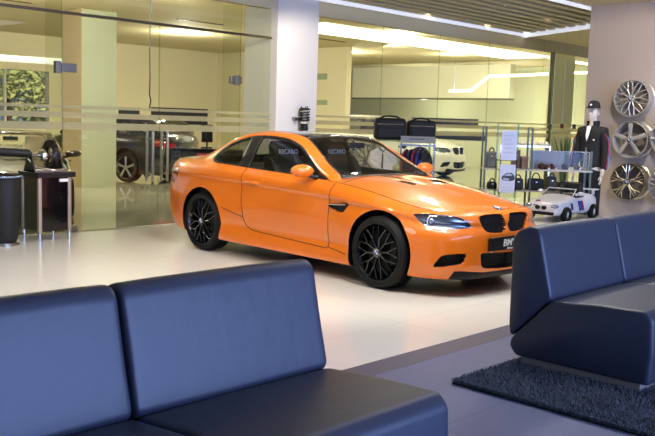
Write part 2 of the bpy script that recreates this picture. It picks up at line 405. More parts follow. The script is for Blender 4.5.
def cut(bm, poly, proj, plane, filt):
    xs = [p[0] for p in poly]; ys = [p[1] for p in poly]; X0, X1, Y0, Y1 = min(xs), max(xs), min(ys), max(ys)
    cache = {}
    def pr(v):
        k = v.index
        return proj(v.co)
    def bb(f):
        q = [proj(v.co) for v in f.verts]
        return min(a for a, _ in q), max(a for a, _ in q), min(b for _, b in q), max(b for _, b in q)
    R = []
    for f in bm.faces:
        if filt(f):
            b = bb(f)
            if b[0] <= X1 and b[1] >= X0 and b[2] <= Y1 and b[3] >= Y0: R.append(f)
    R = set(R)
    n = len(poly)
    for i in range(n):
        a, b = poly[i], poly[(i+1) % n]
        if abs(a[0]-b[0])+abs(a[1]-b[1]) < 1e-9: continue
        x0, x1 = sorted((a[0], b[0])); y0, y1 = sorted((a[1], b[1]))
        C = []
        for f in R:
            q = bb(f)
            if q[0] <= x1 and q[1] >= x0 and q[2] <= y1 and q[3] >= y0: C.append(f)
        if not C: continue
        co, no = plane(a, b)
        geom = list({e for f in C for e in f.edges}) + list({v for f in C for v in f.verts}) + C
        res = bmesh.ops.bisect_plane(bm, geom=geom, dist=1e-7, plane_co=co, plane_no=no)
        R -= set(C)
        R |= {g for g in res['geom'] if isinstance(g, bmesh.types.BMFace)} | {f for f in C if f.is_valid}
        R = {f for f in R if f.is_valid}
    out = []
    for f in R:
        f.normal_update()
        if filt(f) and inside(proj(f.calc_center_median()), poly): out.append(f)
    return out
CAR_CH = -.0518
CAR_LOC = Vector((6.8605, 5.0102, 0)); CAR_RZ = -PI/2 + CAR_CH
CAR_M = Matrix.Translation(CAR_LOC) @ Matrix.Rotation(CAR_RZ, 4, 'Z'); CAR_I = CAR_M.inverted()
CL = CAR_I @ CO; LF, LR, LU = (CAR_I.to_3x3() @ v for v in (CF, CR, CU))
def proj_px(v):
    d = v-CL; w = d.dot(LF); return (327.5+F_PX*d.dot(LR)/w, 218-F_PX*d.dot(LU)/w)
def plane_px(a, b):
    da = LF+((a[0]-327.5)*LR-(a[1]-218)*LU)/F_PX; db = LF+((b[0]-327.5)*LR-(b[1]-218)*LU)/F_PX
    return CL, da.cross(db).normalized()
def filt_px(xlo, xhi):
    def f(fc):
        c = fc.calc_center_median(); return xlo < c.x < xhi and fc.normal.dot(CL-c) > 0
    return f
proj_s = lambda v: (v.x, v.z)
plane_s = lambda a, b: (Vector((a[0], 0, a[1])), Vector((b[1]-a[1], 0, -(b[0]-a[0]))).normalized())
proj_t = lambda v: (v.x, v.y)
plane_t = lambda a, b: (Vector((a[0], a[1], 0)), Vector((b[1]-a[1], -(b[0]-a[0]), 0)).normalized())
proj_f = lambda v: (v.y, v.z)
plane_f = lambda a, b: (Vector((0, a[0], a[1])), Vector((0, b[1]-a[1], -(b[0]-a[0]))).normalized())
fs = lambda lo, hi, zmin=0: (lambda f: (f.calc_center_median().y < -.3 and lo < f.calc_center_median().x < hi and f.calc_center_median().z > zmin and f.normal.y < -.15))
PAINT, TRIM, GLASS, WSCREEN, RWIN, HEAD, GRILLE, INTAKE, LIP, TAIL, ROOF, MARK, VENT, CUT = range(14)
def px8(l, s, ox, oy): return [(ox+a/s, oy+b/s) for a, b in l]
HEADL = px8([(65,68),(120,66),(200,70),(270,80),(310,95),(335,112),(345,128),(330,136),(280,142),(200,146),(160,143),(125,128),(95,105),(75,82)], 4.84, 400, 200)
KIDNEY = [(479.1,217.6),(482.6,215.3),(490,214.3),(499.2,213.8),(503.0,216.1),(505.4,222.7),(505.6,229.5),(503.3,232.2),(490.9,232.8),(484.7,230.2),(480.6,223.2)]
INTK = [(433.5,267.2),(437,261),(441.3,256.3),(449,254.6),(466,253.8),(464.5,259),(462.3,263.6),(450,266)]
INTC = [(480.4,254.9),(482.6,253.2),(495,252.6),(535,251),(535,265),(510.5,266.9),(497,268.3),(484.7,268.4),(481.2,266)]
LIPP = [(448.8,278),(454.1,271.4),(462,271.2),(472,272),(484,272.3),(500,270.3),(540,264),(540,330),(430,330)]
TAILP = [(170.5,180),(172.2,171),(174.8,167),(178.6,168.6),(177.4,175.5),(174,182)]
MARKP = [(404.6,229),(406.5,227.3),(412,228.4),(415.6,231.5),(415.2,234),(411,233.8),(406.5,231.6)]
HVENT = [(396.3,180.9),(401,180.1),(410,181.6),(418.4,183.7),(414.7,185.1),(405,183.2)]
SVENT = [(328,204.4),(338,203.2),(347,202.8),(348.8,205),(343.6,211.9),(341.3,212.4),(328.7,206.9)]
DLO = [(-.775,.940),(-.90,1.003),(-1.03,1.078),(-1.17,1.165),(-1.31,1.247),(-1.45,1.296),(-1.6,1.322),(-1.8,1.338),(-2.05,1.335),(-2.25,1.308),(-2.42,1.262),(-2.56,1.205),(-2.68,1.135),(-2.735,1.085),(-2.72,1.035),(-2.66,1.013),(-2.58,1.006),(-2.3,.998),(-1.9,.982),(-1.3,.961),(-1.0,.948)]
GL1 = [(-.86,.962),(-.95,1.01),(-1.06,1.075),(-1.18,1.15),(-1.33,1.237),(-1.47,1.278),(-1.62,1.300),(-1.80,1.312),(-1.98,1.313),(-2.01,.998),(-1.65,.985),(-1.2,.970)]
GL2 = [(-2.16,1.300),(-2.28,1.278),(-2.42,1.236),(-2.54,1.185),(-2.65,1.118),(-2.695,1.078),(-2.68,1.043),(-2.62,1.024),(-2.45,1.017),(-2.19,1.009)]
DLOW = [(-.775,.940),(-.90,1.003),(-1.03,1.078),(-1.17,1.165),(-1.31,1.25),(-1.45,1.31),(-1.6,1.338),(-1.9,1.362),(-2.3,1.362),(-2.7,1.345),(-3.0,1.31),(-3.2,1.24),(-3.3,1.12),(-3.25,1.06),(-3.0,1.035),(-2.3,1.01),(-1.9,.99),(-1.3,.968),(-1.0,.952)]
GLW = [[(-.86,.966),(-1.06,1.078),(-1.18,1.152),(-1.33,1.242),(-1.47,1.295),(-1.62,1.318),(-1.86,1.335),(-1.88,1.0),(-1.2,.978)],
       [(-1.96,1.338),(-2.3,1.338),(-2.62,1.325),(-2.66,1.05),(-2.3,1.03),(-1.97,1.01)], [(-2.74,1.318),(-2.98,1.285),(-3.14,1.22),(-3.22,1.12),(-3.18,1.085),(-3.0,1.065),(-2.76,1.055)]]
def circ(cx, cz, r, n=40): return [(cx+r*math.cos(2*PI*i/n), cz+r*math.sin(2*PI*i/n)) for i in range(n)]
def build_shell(wagon):
    G = shell_grid(wagon); nu, nv, _ = G.shape; bm = bmesh.new()
    V = [[bm.verts.new((p[0], -p[1], p[2])) for p in row] for row in G]
    for i in range(nu-1):
        for j in range(nv-1):
            try: bm.faces.new((V[i][j], V[i][j+1], V[i+1][j+1], V[i+1][j]))
            except ValueError: pass
    bmesh.ops.remove_doubles(bm, verts=bm.verts, dist=2e-4)
    bmesh.ops.remove_doubles(bm, verts=[v for v in bm.verts if v.co.x > .64 and v.co.z > .735], dist=.009)
    bmesh.ops.dissolve_degenerate(bm, dist=1e-5, edges=bm.edges)
    bm.normal_update()
    s = sum(f.normal.y*f.calc_area() for f in bm.faces if abs(f.calc_center_median().z-.6) < .15 and f.calc_center_median().y < -.7)
    if s > 0: bmesh.ops.reverse_faces(bm, faces=bm.faces)
    bm.normal_update()
    bvh = BVHTree.FromBMesh(bm)
    def paint(fs_, m_):
        for f in fs_: f.material_index = m_
    # wheel arches
    for cx in (0., -2.761):
        c = circ(cx, .345, .380)
        fl = cut(bm, c, proj_s, plane_s, lambda f: abs(f.calc_center_median().x-cx) < .5 and f.calc_center_median().y < -.30 and f.calc_center_median().z < .78)
        bmesh.ops.delete(bm, geom=fl, context='FACES')
    # greenhouse
    paint(cut(bm, smooth_poly(DLOW if wagon else DLO, 3), proj_s, plane_s, fs(-3.5, -.6, .92)), TRIM)
    for g in (GLW if wagon else (GL1, GL2)):
        paint(cut(bm, g, proj_s, plane_s, fs(-3.5, -.6, .92)), GLASS)
    up = lambda lo, hi: (lambda f: f.normal.z > .1 and lo < f.calc_center_median().x < hi and f.calc_center_median().z > .9)
    paint(cut(bm, [(-.655,.05),(-.66,-.2),(-.675,-.40),(-.715,-.66),(-.95,-.612),(-1.17,-.552),(-1.39,-.512),(-1.415,-.49),(-1.44,-.3),(-1.45,.05)], proj_t, plane_t, up(-1.6, -.5)), TRIM)
    paint(cut(bm, [(-.685,.05),(-.69,-.2),(-.705,-.40),(-.745,-.63),(-.95,-.592),(-1.17,-.532),(-1.38,-.492),(-1.395,-.47),(-1.415,-.3),(-1.425,.05)], proj_t, plane_t, up(-1.6, -.5)), WSCREEN)
    if not wagon:
        paint(cut(bm, [(-1.45,.05),(-1.44,-.3),(-1.415,-.50),(-1.6,-.505),(-1.9,-.497),(-2.3,-.505),(-2.49,-.52),(-2.55,-.3),(-2.57,.05)], proj_t, plane_t, up(-2.7, -1.3)), ROOF)
        paint(cut(bm, [(-2.61,.05),(-2.59,-.3),(-2.55,-.47),(-2.84,-.50),(-3.03,-.52),(-3.12,-.3),(-3.14,.05)], proj_t, plane_t, up(-3.3, -2.4)), RWIN)
    else:
        paint(cut(bm, [(-3.16,.05),(-3.14,-.47),(-3.40,-.52),(-3.58,-.53),(-3.60,.05)], proj_t, plane_t, up(-3.7, -3.0)), RWIN)
        paint(cut(bm, [(-.42,.84),(-.62,.89),(-.78,.93),(-.78,.80),(-.62,.76),(-.42,.78)], proj_f, plane_f, lambda f: f.normal.x < -.2 and f.calc_center_median().x < -3.2), TAIL)
    # front end
    paint(cut(bm, smooth_poly(HEADL, 2), proj_px, plane_px, filt_px(.05, .9)), HEAD)
    paint(cut(bm, smooth_poly(KIDNEY, 3), proj_px, plane_px, filt_px(.4, .9)), GRILLE)
    paint(cut(bm, smooth_poly(INTK, 2), proj_px, plane_px, filt_px(.3, .9)), INTAKE)
    paint(cut(bm, INTC, proj_px, plane_px, filt_px(.4, .9)), INTAKE)
    paint(cut(bm, LIPP, proj_px, plane_px, filt_px(.3, .9)), LIP)
    paint(cut(bm, smooth_poly(MARKP, 2), proj_px, plane_px, filt_px(.0, .6)), MARK)
    paint(cut(bm, HVENT, proj_px, plane_px, filt_px(-.6, .6)), VENT)
    paint(cut(bm, SVENT, proj_px, plane_px, filt_px(-.9, -.2)), VENT)
    if not wagon:
        paint(cut(bm, smooth_poly(TAILP, 2), proj_px, plane_px, filt_px(-3.9, -3.2)), TAIL)
        paint(cut(bm, [(-.40,.86),(-.60,.875),(-.78,.90),(-.78,.74),(-.58,.72),(-.40,.73)], proj_f, plane_f, lambda f: f.normal.x < -.3 and f.calc_center_median().x < -3.3), TAIL)
    isl_, left = [], {f for f in bm.faces if f.material_index == HEAD}
    while left:
        f0 = left.pop(); one = [f0]; st = [f0]
        while st:
            for e in st.pop().edges:
                for g in e.link_faces:
                    if g in left: left.discard(g); one.append(g); st.append(g)
        isl_.append(one)
    for one in sorted(isl_, key=lambda o: -sum(f.calc_area() for f in o))[1:]: paint(one, PAINT)
    # recess the openings
    for m_, d in ((GRILLE, -.035), (INTAKE, -.05), (VENT, -.014)):
        rest = {f for f in bm.faces if f.material_index == m_}
        while rest:
            f0 = rest.pop(); isl = {f0}; st = [f0]
            while st:
                f = st.pop()
                for e in f.edges:
                    for g in e.link_faces:
                        if g in rest: rest.discard(g); isl.add(g); st.append(g)
            isl = list(isl)
            nrm = Vector()
            for f in isl: nrm += f.normal*f.calc_area()
            nrm.normalize()
            ext = bmesh.ops.extrude_face_region(bm, geom=isl)
            vs = [v for v in ext['geom'] if isinstance(v, bmesh.types.BMVert)]
            for v in vs: v.co += nrm*d
            for g in ext['geom']:
                if isinstance(g, bmesh.types.BMFace): g.material_index = m_
            bmesh.ops.delete(bm, geom=isl, context='FACES_ONLY')
    bm.normal_update()
    return bm, bvh
def extract(bm, mats, zs=1.0, mirror=True, push=0.):
    """faces of the given material numbers -> a new bmesh, mirrored to the other side"""
    nb = bmesh.new(); mp = {}
    for f in bm.faces:
        if f.material_index in mats:
            vs = []
            for v in f.verts:
                if v not in mp: mp[v] = nb.verts.new(v.co + (v.normal*push if push else Vector()))
                vs.append(mp[v])
            try:
                nf = nb.faces.new(vs); nf.material_index = mats.index(f.material_index)
            except ValueError: pass
    if mirror:
        for v in nb.verts:
            if abs(v.co.y) < 1e-4: v.co.y = 0
        d = bmesh.ops.duplicate(nb, geom=nb.verts[:]+nb.edges[:]+nb.faces[:])
        nv = [g for g in d['geom'] if isinstance(g, bmesh.types.BMVert)]; nf = [g for g in d['geom'] if isinstance(g, bmesh.types.BMFace)]
        for v in nv: v.co.y = -v.co.y
        bmesh.ops.reverse_faces(nb, faces=nf)
        bmesh.ops.remove_doubles(nb, verts=[v for v in nb.verts if abs(v.co.y) < 1e-4], dist=1e-4)
    if zs != 1:
        for v in nb.verts: v.co.z *= zs
    nb.normal_update()
    return nb
def mirror_bm(bm):
    nb = bm.copy()
    for v in nb.verts: v.co.y = -v.co.y
    bmesh.ops.reverse_faces(nb, faces=nb.faces); nb.normal_update(); return nb
ORANGE = mat('orange_paint', (.80, .180, .004, 1), .38, coat=1.0, spec=.4, var=.015, vscale=2)
BLACKP = mat('black_paint', (.006, .006, .007, 1), .25, coat=1.0)
WHITEP = mat('white_paint', '#d9d8cf', .35, coat=1.0)
CARBON = mat('carbon_roof', '#17171a', .25, coat=1.0, var=.3, vscale=120)
RUBBER = mat('black_trim', '#080809', .45)
TYRE = mat('tyre_rubber', '#070707', .6, spec=.3, bump=.15, bscale=140)
BLKRIM = mat('black_rim', '#101011', .25, coat=.6)
DARKIN = mat('dark_cabin', '#0d0d0f', .7)
CABIN = mat('black_cabin_leather', '#0a0a0b', .55, var=.1)
HOLE = mat('dark_opening', '#050505', .8)
CHROME = mat('chrome', '#d8d8da', .12, metal=1)
SILVER = mat('silver_alloy', '#c6c2ba', .34, metal=.55, var=.05)
STEELB = mat('brushed_steel', '#9a958c', .35, metal=1, var=.06, vscale=30)
DISC = mat('brake_disc_steel', '#2c2b2b', .5, metal=1)
WHITEM = mat('white_lettering', '#eeeeee', .5)
BLUEM = mat('badge_blue', '#2a62b8', .35)
CGLASS = glassmat('car_side_glass', (.72, .73, .68), ior=1.5)
WGLASS = glassmat('car_windscreen_glass', (.80, .82, .75), ior=1.6)
HGLASS = glassmat('headlight_glass', (.9, .92, .95), ior=1.5)
LAMPIN = mat('lamp_reflector', '#c8ccd6', .18, metal=1)
LAMPDK = mat('lamp_housing', '#9aa2b4', .22, metal=.9)
TAILR = mat('red_tail_lens', '#8a0d12', .2, coat=1)
MARKL = mat('pale_marker_lens', '#e8a07a', .25, coat=1)
CALIP = mat('grey_caliper', '#2c2d2f', .45, metal=.5)
def spokes_mesh(style, R, n=None):
    """spokes round the Y axis, outer face toward -Y"""
    b = MB()
    def bar(r0, a0, r1, a1, w0, w1, y0, y1, d=.022):
        p0 = Vector((r0*math.cos(a0), y0, r0*math.sin(a0))); p1 = Vector((r1*math.cos(a1), y1, r1*math.sin(a1)))
        t = (p1-p0).normalized(); s_ = t.cross(Vector((0, 1, 0))).normalized(); dd = Vector((0, d, 0))
        c = Vector((0, -d*.25, 0))
        A = [p0-s_*w0, p0+c, p0+s_*w0, p0+s_*w0*.8+dd, p0-s_*w0*.8+dd]; B = [p1-s_*w1, p1+c, p1+s_*w1, p1+s_*w1*.8+dd, p1-s_*w1*.8+dd]
        A = [b.bm.verts.new(p) for p in A]; B = [b.bm.verts.new(p) for p in B]; k = len(A)
        b.bm.faces.new(A); b.bm.faces.new(B[::-1])
        for i in range(k): b.bm.faces.new((A[i], B[i], B[(i+1) % k], A[(i+1) % k]))
    if style == 'mesh':
        for i in range(10):
            a = 2*PI*i/10 + .12
            bar(R*.17, a, R*.50, a, .0095, .008, -.012, -.026)
            bar(R*.50, a, R*.94, a+.20, .0075, .006, -.026, -.012); bar(R*.50, a, R*.94, a-.20, .0075, .006, -.026, -.012)
    elif style == 'five':
        for i in range(5):
            a = 2*PI*i/5 + PI/2
            bar(R*.15, a, R*.93, a, .022, .034, -.016, -.012, .03)
    elif style == 'star':
        for i in range(5):
            a = 2*PI*i/5 + PI/2
            for s_ in (-1, 1):
                bar(R*.16, a+s_*.16, R*.55, a+s_*.13, .010, .010, -.014, -.024); bar(R*.55, a+s_*.13, R*.94, a+s_*.36, .010, .010, -.024, -.012)
                bar(R*.55, a+s_*.13, R*.94, a+s_*.10, .007, .006, -.022, -.012)
    elif style == 'ten':
        for i in range(10):
            a = 2*PI*i/10 + .1
            bar(R*.16, a, R*.94, a, .013, .016, -.014, -.014)
    b.lathe([(.001, -.022), (R*.14, -.022), (R*.20, -.014), (R*.20, .03), (.001, .03)], n=24)
    for i in range(5):
        a = 2*PI*i/5+.3; p = Vector((R*.165*math.cos(a), -.021, R*.165*math.sin(a)))
        b.cyl(p, p+Vector((0, -.008, 0)), .008, n=8)
    return b
def rim_mesh(style, R, width, y_face):
    b = spokes_mesh(style, R)
    bmesh.ops.translate(b.bm, verts=b.bm.verts, vec=(0, y_face, 0))
    yo = -width/2
    b.lathe([(R*.985, yo+.012), (R, yo), (R*1.03, yo+.002), (R*1.03, yo+.014), (R*.965, yo+.03), (R*.93, yo+.05), (R*.90, .02), (R*.95, -yo-.012), (R*1.03, -yo), (R*1.0, -yo), (R*.93, -yo-.016), (R*.875, .02), (R*.90, yo+.05), (R*.935, yo+.03)], n=56, closed=True)
    return b
def roundel(parent, o, x, z, r, name='badge'):
    """a round two-colour badge"""
    mx = frame(o, x, z); b = MB()
    b.cyl(mx @ Vector((0, 0, 0)), mx @ Vector((0, 0, .004)), r, n=28)
    o1 = b.out(name, [RUBBER, CHROME], parent)
    q = MB(); rr = r*.62
    for k in range(4):
        pts = [mx @ Vector((0, 0, .0048))] + [mx @ Vector((rr*math.cos(a), rr*math.sin(a), .0048)) for a in np.linspace(k*PI/2, (k+1)*PI/2, 7)]
        q.quad(pts, mi=k % 2)
    bm_obj('badge_quarters', q.bm, [BLUEM, WHITEM], o1)
    t = MB(); t.tube([mx @ Vector((r*math.cos(a), r*math.sin(a), .003)) for a in np.linspace(0, 2*PI, 29)[:-1]], r*.07, n=6, closed=True); t.out('badge_ring', CHROME, o1)
    for ch, a in (('B', 2.3), ('M', PI/2), ('W', .84)):
        text('badge_letter', ch, r*.42, mx @ Matrix.Translation((r*.81*math.cos(a), r*.81*math.sin(a), .0048)) @ Matrix.Rotation(a-PI/2, 4, 'Z'), WHITEM, o1, .0003)
    return o1
def make_wheel(parent, pos, side, style='mesh', R=.335, rimR=.248, width=.25, rim_m=None, steer=0, badge=True, detail=True):
    """side -1: outer face toward -Y of the car"""
    hub = bpy.data.objects.new
    b = MB(); w = width/2
    prof = [(rimR*1.005, -w+.012), (rimR*1.06, -w+.002), (R*.90, -w-.004), (R*.965, -w+.012), (R*.992, -w+.035)]
    for g in (-.075, -.028, .028, .075):
        if abs(g) < w-.04: prof += [(R, g-.006), (R-.007, g-.003), (R-.007, g+.003), (R, g+.006)]
    prof += [(R*.992, w-.035), (R*.965, w-.012), (R*.90, w+.004), (rimR*1.06, w-.002), (rimR*1.005, w-.012), (rimR*.98, 0)]
    b.lathe(prof, n=64, closed=True)
    t = b.out('wheel', TYRE, parent)
    t.location = pos; t.rotation_euler = (0, 0, (PI if side > 0 else 0) + steer)
    r = rim_mesh(style, rimR, width-.02, -w+.032).out('rim', rim_m or BLKRIM, t, smooth=35)
    d = MB(); d.lathe([(.05, -w+.085), (.175, -w+.085), (.175, -w+.115), (.05, -w+.115)], n=40, closed=True); d.out('brake_disc', DISC, t)
    c = MB(); c.prism([(.12, -w+.065), (.185, -w+.065), (.185, -w+.14), (.12, -w+.14)], -.09, .09, mx=Matrix(((1, 0, 0, 0), (0, 1, 0, 0), (0, 0, 1, 0), (0, 0, 0, 1))), axis='z')
    c.out('brake_caliper', CALIP, t, bevel=.01)
    bk = MB(); bk.cyl((0, -w+.15, 0), (0, -w+.155, 0), rimR*.9, n=32); bk.out('wheel_back', HOLE, t)
    if badge: roundel(t, (0, -w+.008, 0), (1, 0, 0), (0, -1, 0), .033, 'hub_cap')
    return t
def offset_of(o, d, dark):
    s = o.modifiers.new('thickness', 'SOLIDIFY'); s.thickness = d; s.offset = -1; s.material_offset = dark; s.material_offset_rim = dark
def make_car(root, shell, paint_m, zs=1.0, detail=True, wheel_style='mesh', wheel_m=None, wheelR=.335, cabin=True, roof_m=None, wagon=False):
    bm, bvh = shell
    body = bm_obj('body', extract(bm, [PAINT], zs), [paint_m, DARKIN], root, smooth=38); offset_of(body, .008, 1)
    tr = bm_obj('window_trim', extract(bm, [TRIM], zs), [RUBBER], root); offset_of(tr, .02, 0)
    rf = extract(bm, [ROOF], zs)
    if rf.faces:
        ro = bm_obj('roof', rf, [roof_m or paint_m, DARKIN], root); offset_of(ro, .02, 1); ro['label'] = 'black carbon roof panel'
    else: rf.free()
    g = extract(bm, [GLASS], zs, mirror=False)
    bm_obj('side_glass', mirror_bm(g), [CGLASS], root); bm_obj('side_glass', g, [CGLASS], root)
    bm_obj('windscreen', extract(bm, [WSCREEN], zs), [WGLASS], root); bm_obj('rear_window', extract(bm, [RWIN], zs), [CGLASS], root)
    hl = extract(bm, [HEAD], zs, mirror=False)
    hb = hl.copy()
    for h2 in (hl, mirror_bm(hl)):
        inner = h2.copy()
        lens = bm_obj('headlight', h2, [HGLASS], root)
        s = inner.copy(); s.normal_update()
        c = Vector()
        for v in s.verts: c += v.co
        c /= len(s.verts)
        ext = bmesh.ops.extrude_face_region(s, geom=s.faces[:])
        for v in [q for q in ext['geom'] if isinstance(q, bmesh.types.BMVert)]:
            v.co = c + (v.co-c)*.97 + Vector((-.045, -.02*(1 if c.y > 0 else -1), -.002))
        orig = inner.faces
        bmesh.ops.delete(s, geom=[f for f in s.faces if f not in [q for q in ext['geom']] and all(abs((v.co-min((w.co for w in inner.verts), key=lambda a: (a-v.co).length)).length) < 1e-6 for v in f.verts)], context='FACES_ONLY')
        bm_obj('headlight_housing', s, [LAMPDK], lens); inner.free()
        sg = 1 if c.y > 0 else -1
        for dx, dy, r in ((.03, -.09, .038), (-.07, .02, .044)):
            pc = c + Vector((dx-.035, sg*dy, -.006)); dv = Vector((.9, sg*.35, 0)).normalized()
            q = MB(); q.cyl(pc - dv*.05, pc+dv*.012, r*.8, r, n=20); q.ell(pc+dv*.010, (r*.72, r*.72, r*.72)); q.out('headlight_projector', LAMPIN, lens)
            q = MB(); q.tube([pc+dv*.022+r*1.12*(math.cos(a)*dv.orthogonal().normalized()+math.sin(a)*dv.cross(dv.orthogonal().normalized())) for a in np.linspace(0, 2*PI, 21)[:-1]], .005, n=6, closed=True); q.out('headlight_ring', WHITEM, lens)
    hb.free()
    gm = extract(bm, [GRILLE], zs, mirror=False)
    for g2 in (gm, mirror_bm(gm)):
        lo = [min(v.co[i] for v in g2.verts) for i in range(3)]; hi = [max(v.co[i] for v in g2.verts) for i in range(3)]
        go = bm_obj('kidney_grille', g2, [HOLE], root)
        q = MB(); n = 9
        tree = BVHTree.FromBMesh(extract(bm, [GRILLE], zs))
        for k in range(n):
            y = lo[1]+(hi[1]-lo[1])*(.12+.74*k/(n-1))
            seg = []
            for z in np.linspace(lo[2]+.012, hi[2]-.012, 12):
                h = tree.ray_cast(Vector((1.2, y, z)), Vector((-1, 0, 0)))
                if h[0] is not None and abs(h[1].x) > .75: seg.append(h[0]+Vector((.012, 0, 0)))
            if len(seg) > 2: q.tube(seg, .0045, n=6)
        q.out('grille_slats', RUBBER, go)
    im = extract(bm, [INTAKE], zs)
    io = bm_obj('lower_intake', im, [HOLE], root)
    if detail:
        q = MB(); tree = BVHTree.FromBMesh(extract(bm, [INTAKE], zs))
        for z in np.linspace(.27, .42, 8):
            seg = []
            for y in np.linspace(-.34, .34, 25):
                h = tree.ray_cast(Vector((1.2, y, z*zs)), Vector((-1, 0, 0)))
                if h[0] is not None and h[0].x > .6 and abs(h[1].x) > .7: seg.append(h[0]+Vector((.010, 0, 0)))
            if len(seg) > 4: q.tube(seg, .003, n=5)
        for y in np.linspace(-.34, .34, 30):
            seg = []
            for z in np.linspace(.25, .44, 10):
                h = tree.ray_cast(Vector((1.2, y, z*zs)), Vector((-1, 0, 0)))
                if h[0] is not None and h[0].x > .6 and abs(h[1].x) > .7: seg.append(h[0]+Vector((.009, 0, 0)))
            if len(seg) > 2: q.tube(seg, .003, n=5)
        q.out('intake_mesh', mat('intake_mesh_plastic', '#2b2b2e', .4), io)
    lp = bm_obj('front_splitter', extract(bm, [LIP], zs), [mat('splitter_plastic', '#040405', .4, spec=.25)], root); offset_of(lp, .02, 0)
    for src in (extract(bm, [TAIL], zs, mirror=False),):
        bm_obj('tail_light', mirror_bm(src), [TAILR], root); bm_obj('tail_light', src, [TAILR], root)
    mk = extract(bm, [MARK], zs, mirror=False); bm_obj('side_marker', mirror_bm(mk), [MARKL if detail else paint_m], root); bm_obj('side_marker', mk, [MARKL if detail else paint_m], root)
    for nm, test in (('bonnet_vent', lambda c: c.z > .85), ('side_vent', lambda c: c.z <= .85)):
        vb = extract(bm, [VENT], zs, mirror=False)
        bmesh.ops.delete(vb, geom=[f for f in vb.faces if not test(f.calc_center_median()/1.0 if zs == 1 else Vector((0, 0, f.calc_center_median().z/zs)))], context='FACES')
        if vb.faces: bm_obj(nm, mirror_bm(vb), [HOLE], root); bm_obj(nm, vb, [HOLE], root)
        else: vb.free()
    # wheel wells and floor
    q = MB()
    for cx in (0., -2.761):
        for s in (-1, 1):
            q.lathe([(.374, s*.80), (.385, s*.42), (.02, s*.42)], n=40, mx=Matrix.Translation((cx, 0, .345*zs)))
    for f in list(q.bm.faces):
        if f.calc_center_median().z < .2*zs: q.bm.faces.remove(f)
    q.box((-3.6, -.62, .17*zs), (.62, .62, .20*zs)); q.box((-2.3, -.80, .17*zs), (-.45, .80, .20*zs))
    q.out('underbody', HOLE, root)
    for cx in (0., -2.761):
        for s in (-1, 1):
            make_wheel(root, (cx, s*.765, wheelR), s, wheel_style, R=wheelR, rimR=wheelR*.775, width=.25, rim_m=wheel_m, badge=detail)
    # shut lines
    def onside(pts, off=.0005):
        o = []
        for x, z in pts:
            h = bvh.ray_cast(Vector((x, -2, z)), Vector((0, 1, 0)))
            if h[0] is not None: o.append(h[0]+Vector((0, -off, 0)))
        return o
    def dense(pts, n=10):
        P = np.array(pts); return [tuple(P[i]+(P[i+1]-P[i])*k/n) for i in range(len(P)-1) for k in range(n)]+[tuple(P[-1])]
    door = onside(dense([(-.655,.925),(-.672,.75),(-.672,.45),(-.668,.305),(-.70,.288),(-1.2,.305),(-1.75,.325),(-1.87,.335),(-1.95,.37),(-1.99,.44),(-2.03,.70),(-2.035,.85),(-2.03,.985)]))
    lines = [door, onside(dense([(-.672,.30),(-.40,.265)])), onside(dense([(-2.0,.46),(-2.36,.53)]))]
    def ontop(pts):
        o = []
        for x, y in pts:
            h = bvh.ray_cast(Vector((x, y, 3)), Vector((0, 0, -1)))
            if h[0] is not None: o.append(h[0]+Vector((0, 0, .0005)))
        return o
    Hs = [(p[0], -p[1]+.006) for p in L_H[4:11]]
    lines.append(ontop(dense(Hs)))
    lines.append(ontop(dense([(-.60,-.74),(-.63,-.55),(-.622,-.3),(-.615,-.001)])))
    q = MB()
    for l in lines:
        if len(l) > 2:
            for sg in (1, -1): q.tube([(p.x, p.y*sg, p.z*zs) for p in l], .0035, n=6)
    q.out('panel_gaps', HOLE, root)
    # mirrors and handles
    for s in (-1, 1):
        q = MB(); mx = Matrix.Translation((-1.0, s*.925, 1.018*zs)) @ Matrix.Rotation(s*.12, 4, 'Z')
        q.ell((0, 0, 0), (.085, .128, .066), n=24, m=14, mx=mx)
        for v in q.bm.verts:
            l_ = mx.inverted() @ v.co
            if l_.x < -.035: l_.x = -.035+(l_.x+.035)*.15
            v.co = mx @ l_
        mo = q.out('mirror', paint_m, root)
        q = MB(); q.cyl(mx @ Vector((-.047, 0, 0)), mx @ Vector((-.044, 0, 0)), .058, n=24); q.out('mirror_glass', CHROME, mo)
        q = MB(); q.tube([(-.93, s*.78, .955*zs), (-.965, s*.82, .965*zs), (-.99, s*.88, .985*zs)], [.03, .022, .022], n=10); q.out('mirror_arm', RUBBER, mo)
        h = bvh.ray_cast(Vector((-1.87, -2, .845)), Vector((0, 1, 0)))
        y0 = -h[0].y if h[0] is not None else .88
        q = MB(); q.tube([(-1.975, s*(y0-.005), .846*zs), (-1.955, s*(y0+.022), .847*zs), (-1.87, s*(y0+.03), .846*zs), (-1.785, s*(y0+.022), .843*zs), (-1.765, s*(y0-.005), .842*zs)], [.012, .014, .016, .014, .012], n=10)
        q.out('door_handle', paint_m, root)
        q = MB(); q.ell((-1.86, s*(y0-.002), .826*zs), (.075, .004, .03)); q.out('handle_recess', paint_m, root)
    if detail:
        for s in (-1, 1):
            q = MB(); q.tube([(-.65, s*.872, .722), (-.55, s*.878, .727), (-.43, s*.880, .735)], [.009, .010, .008], n=8); q.out('vent_blade', CHROME, root)
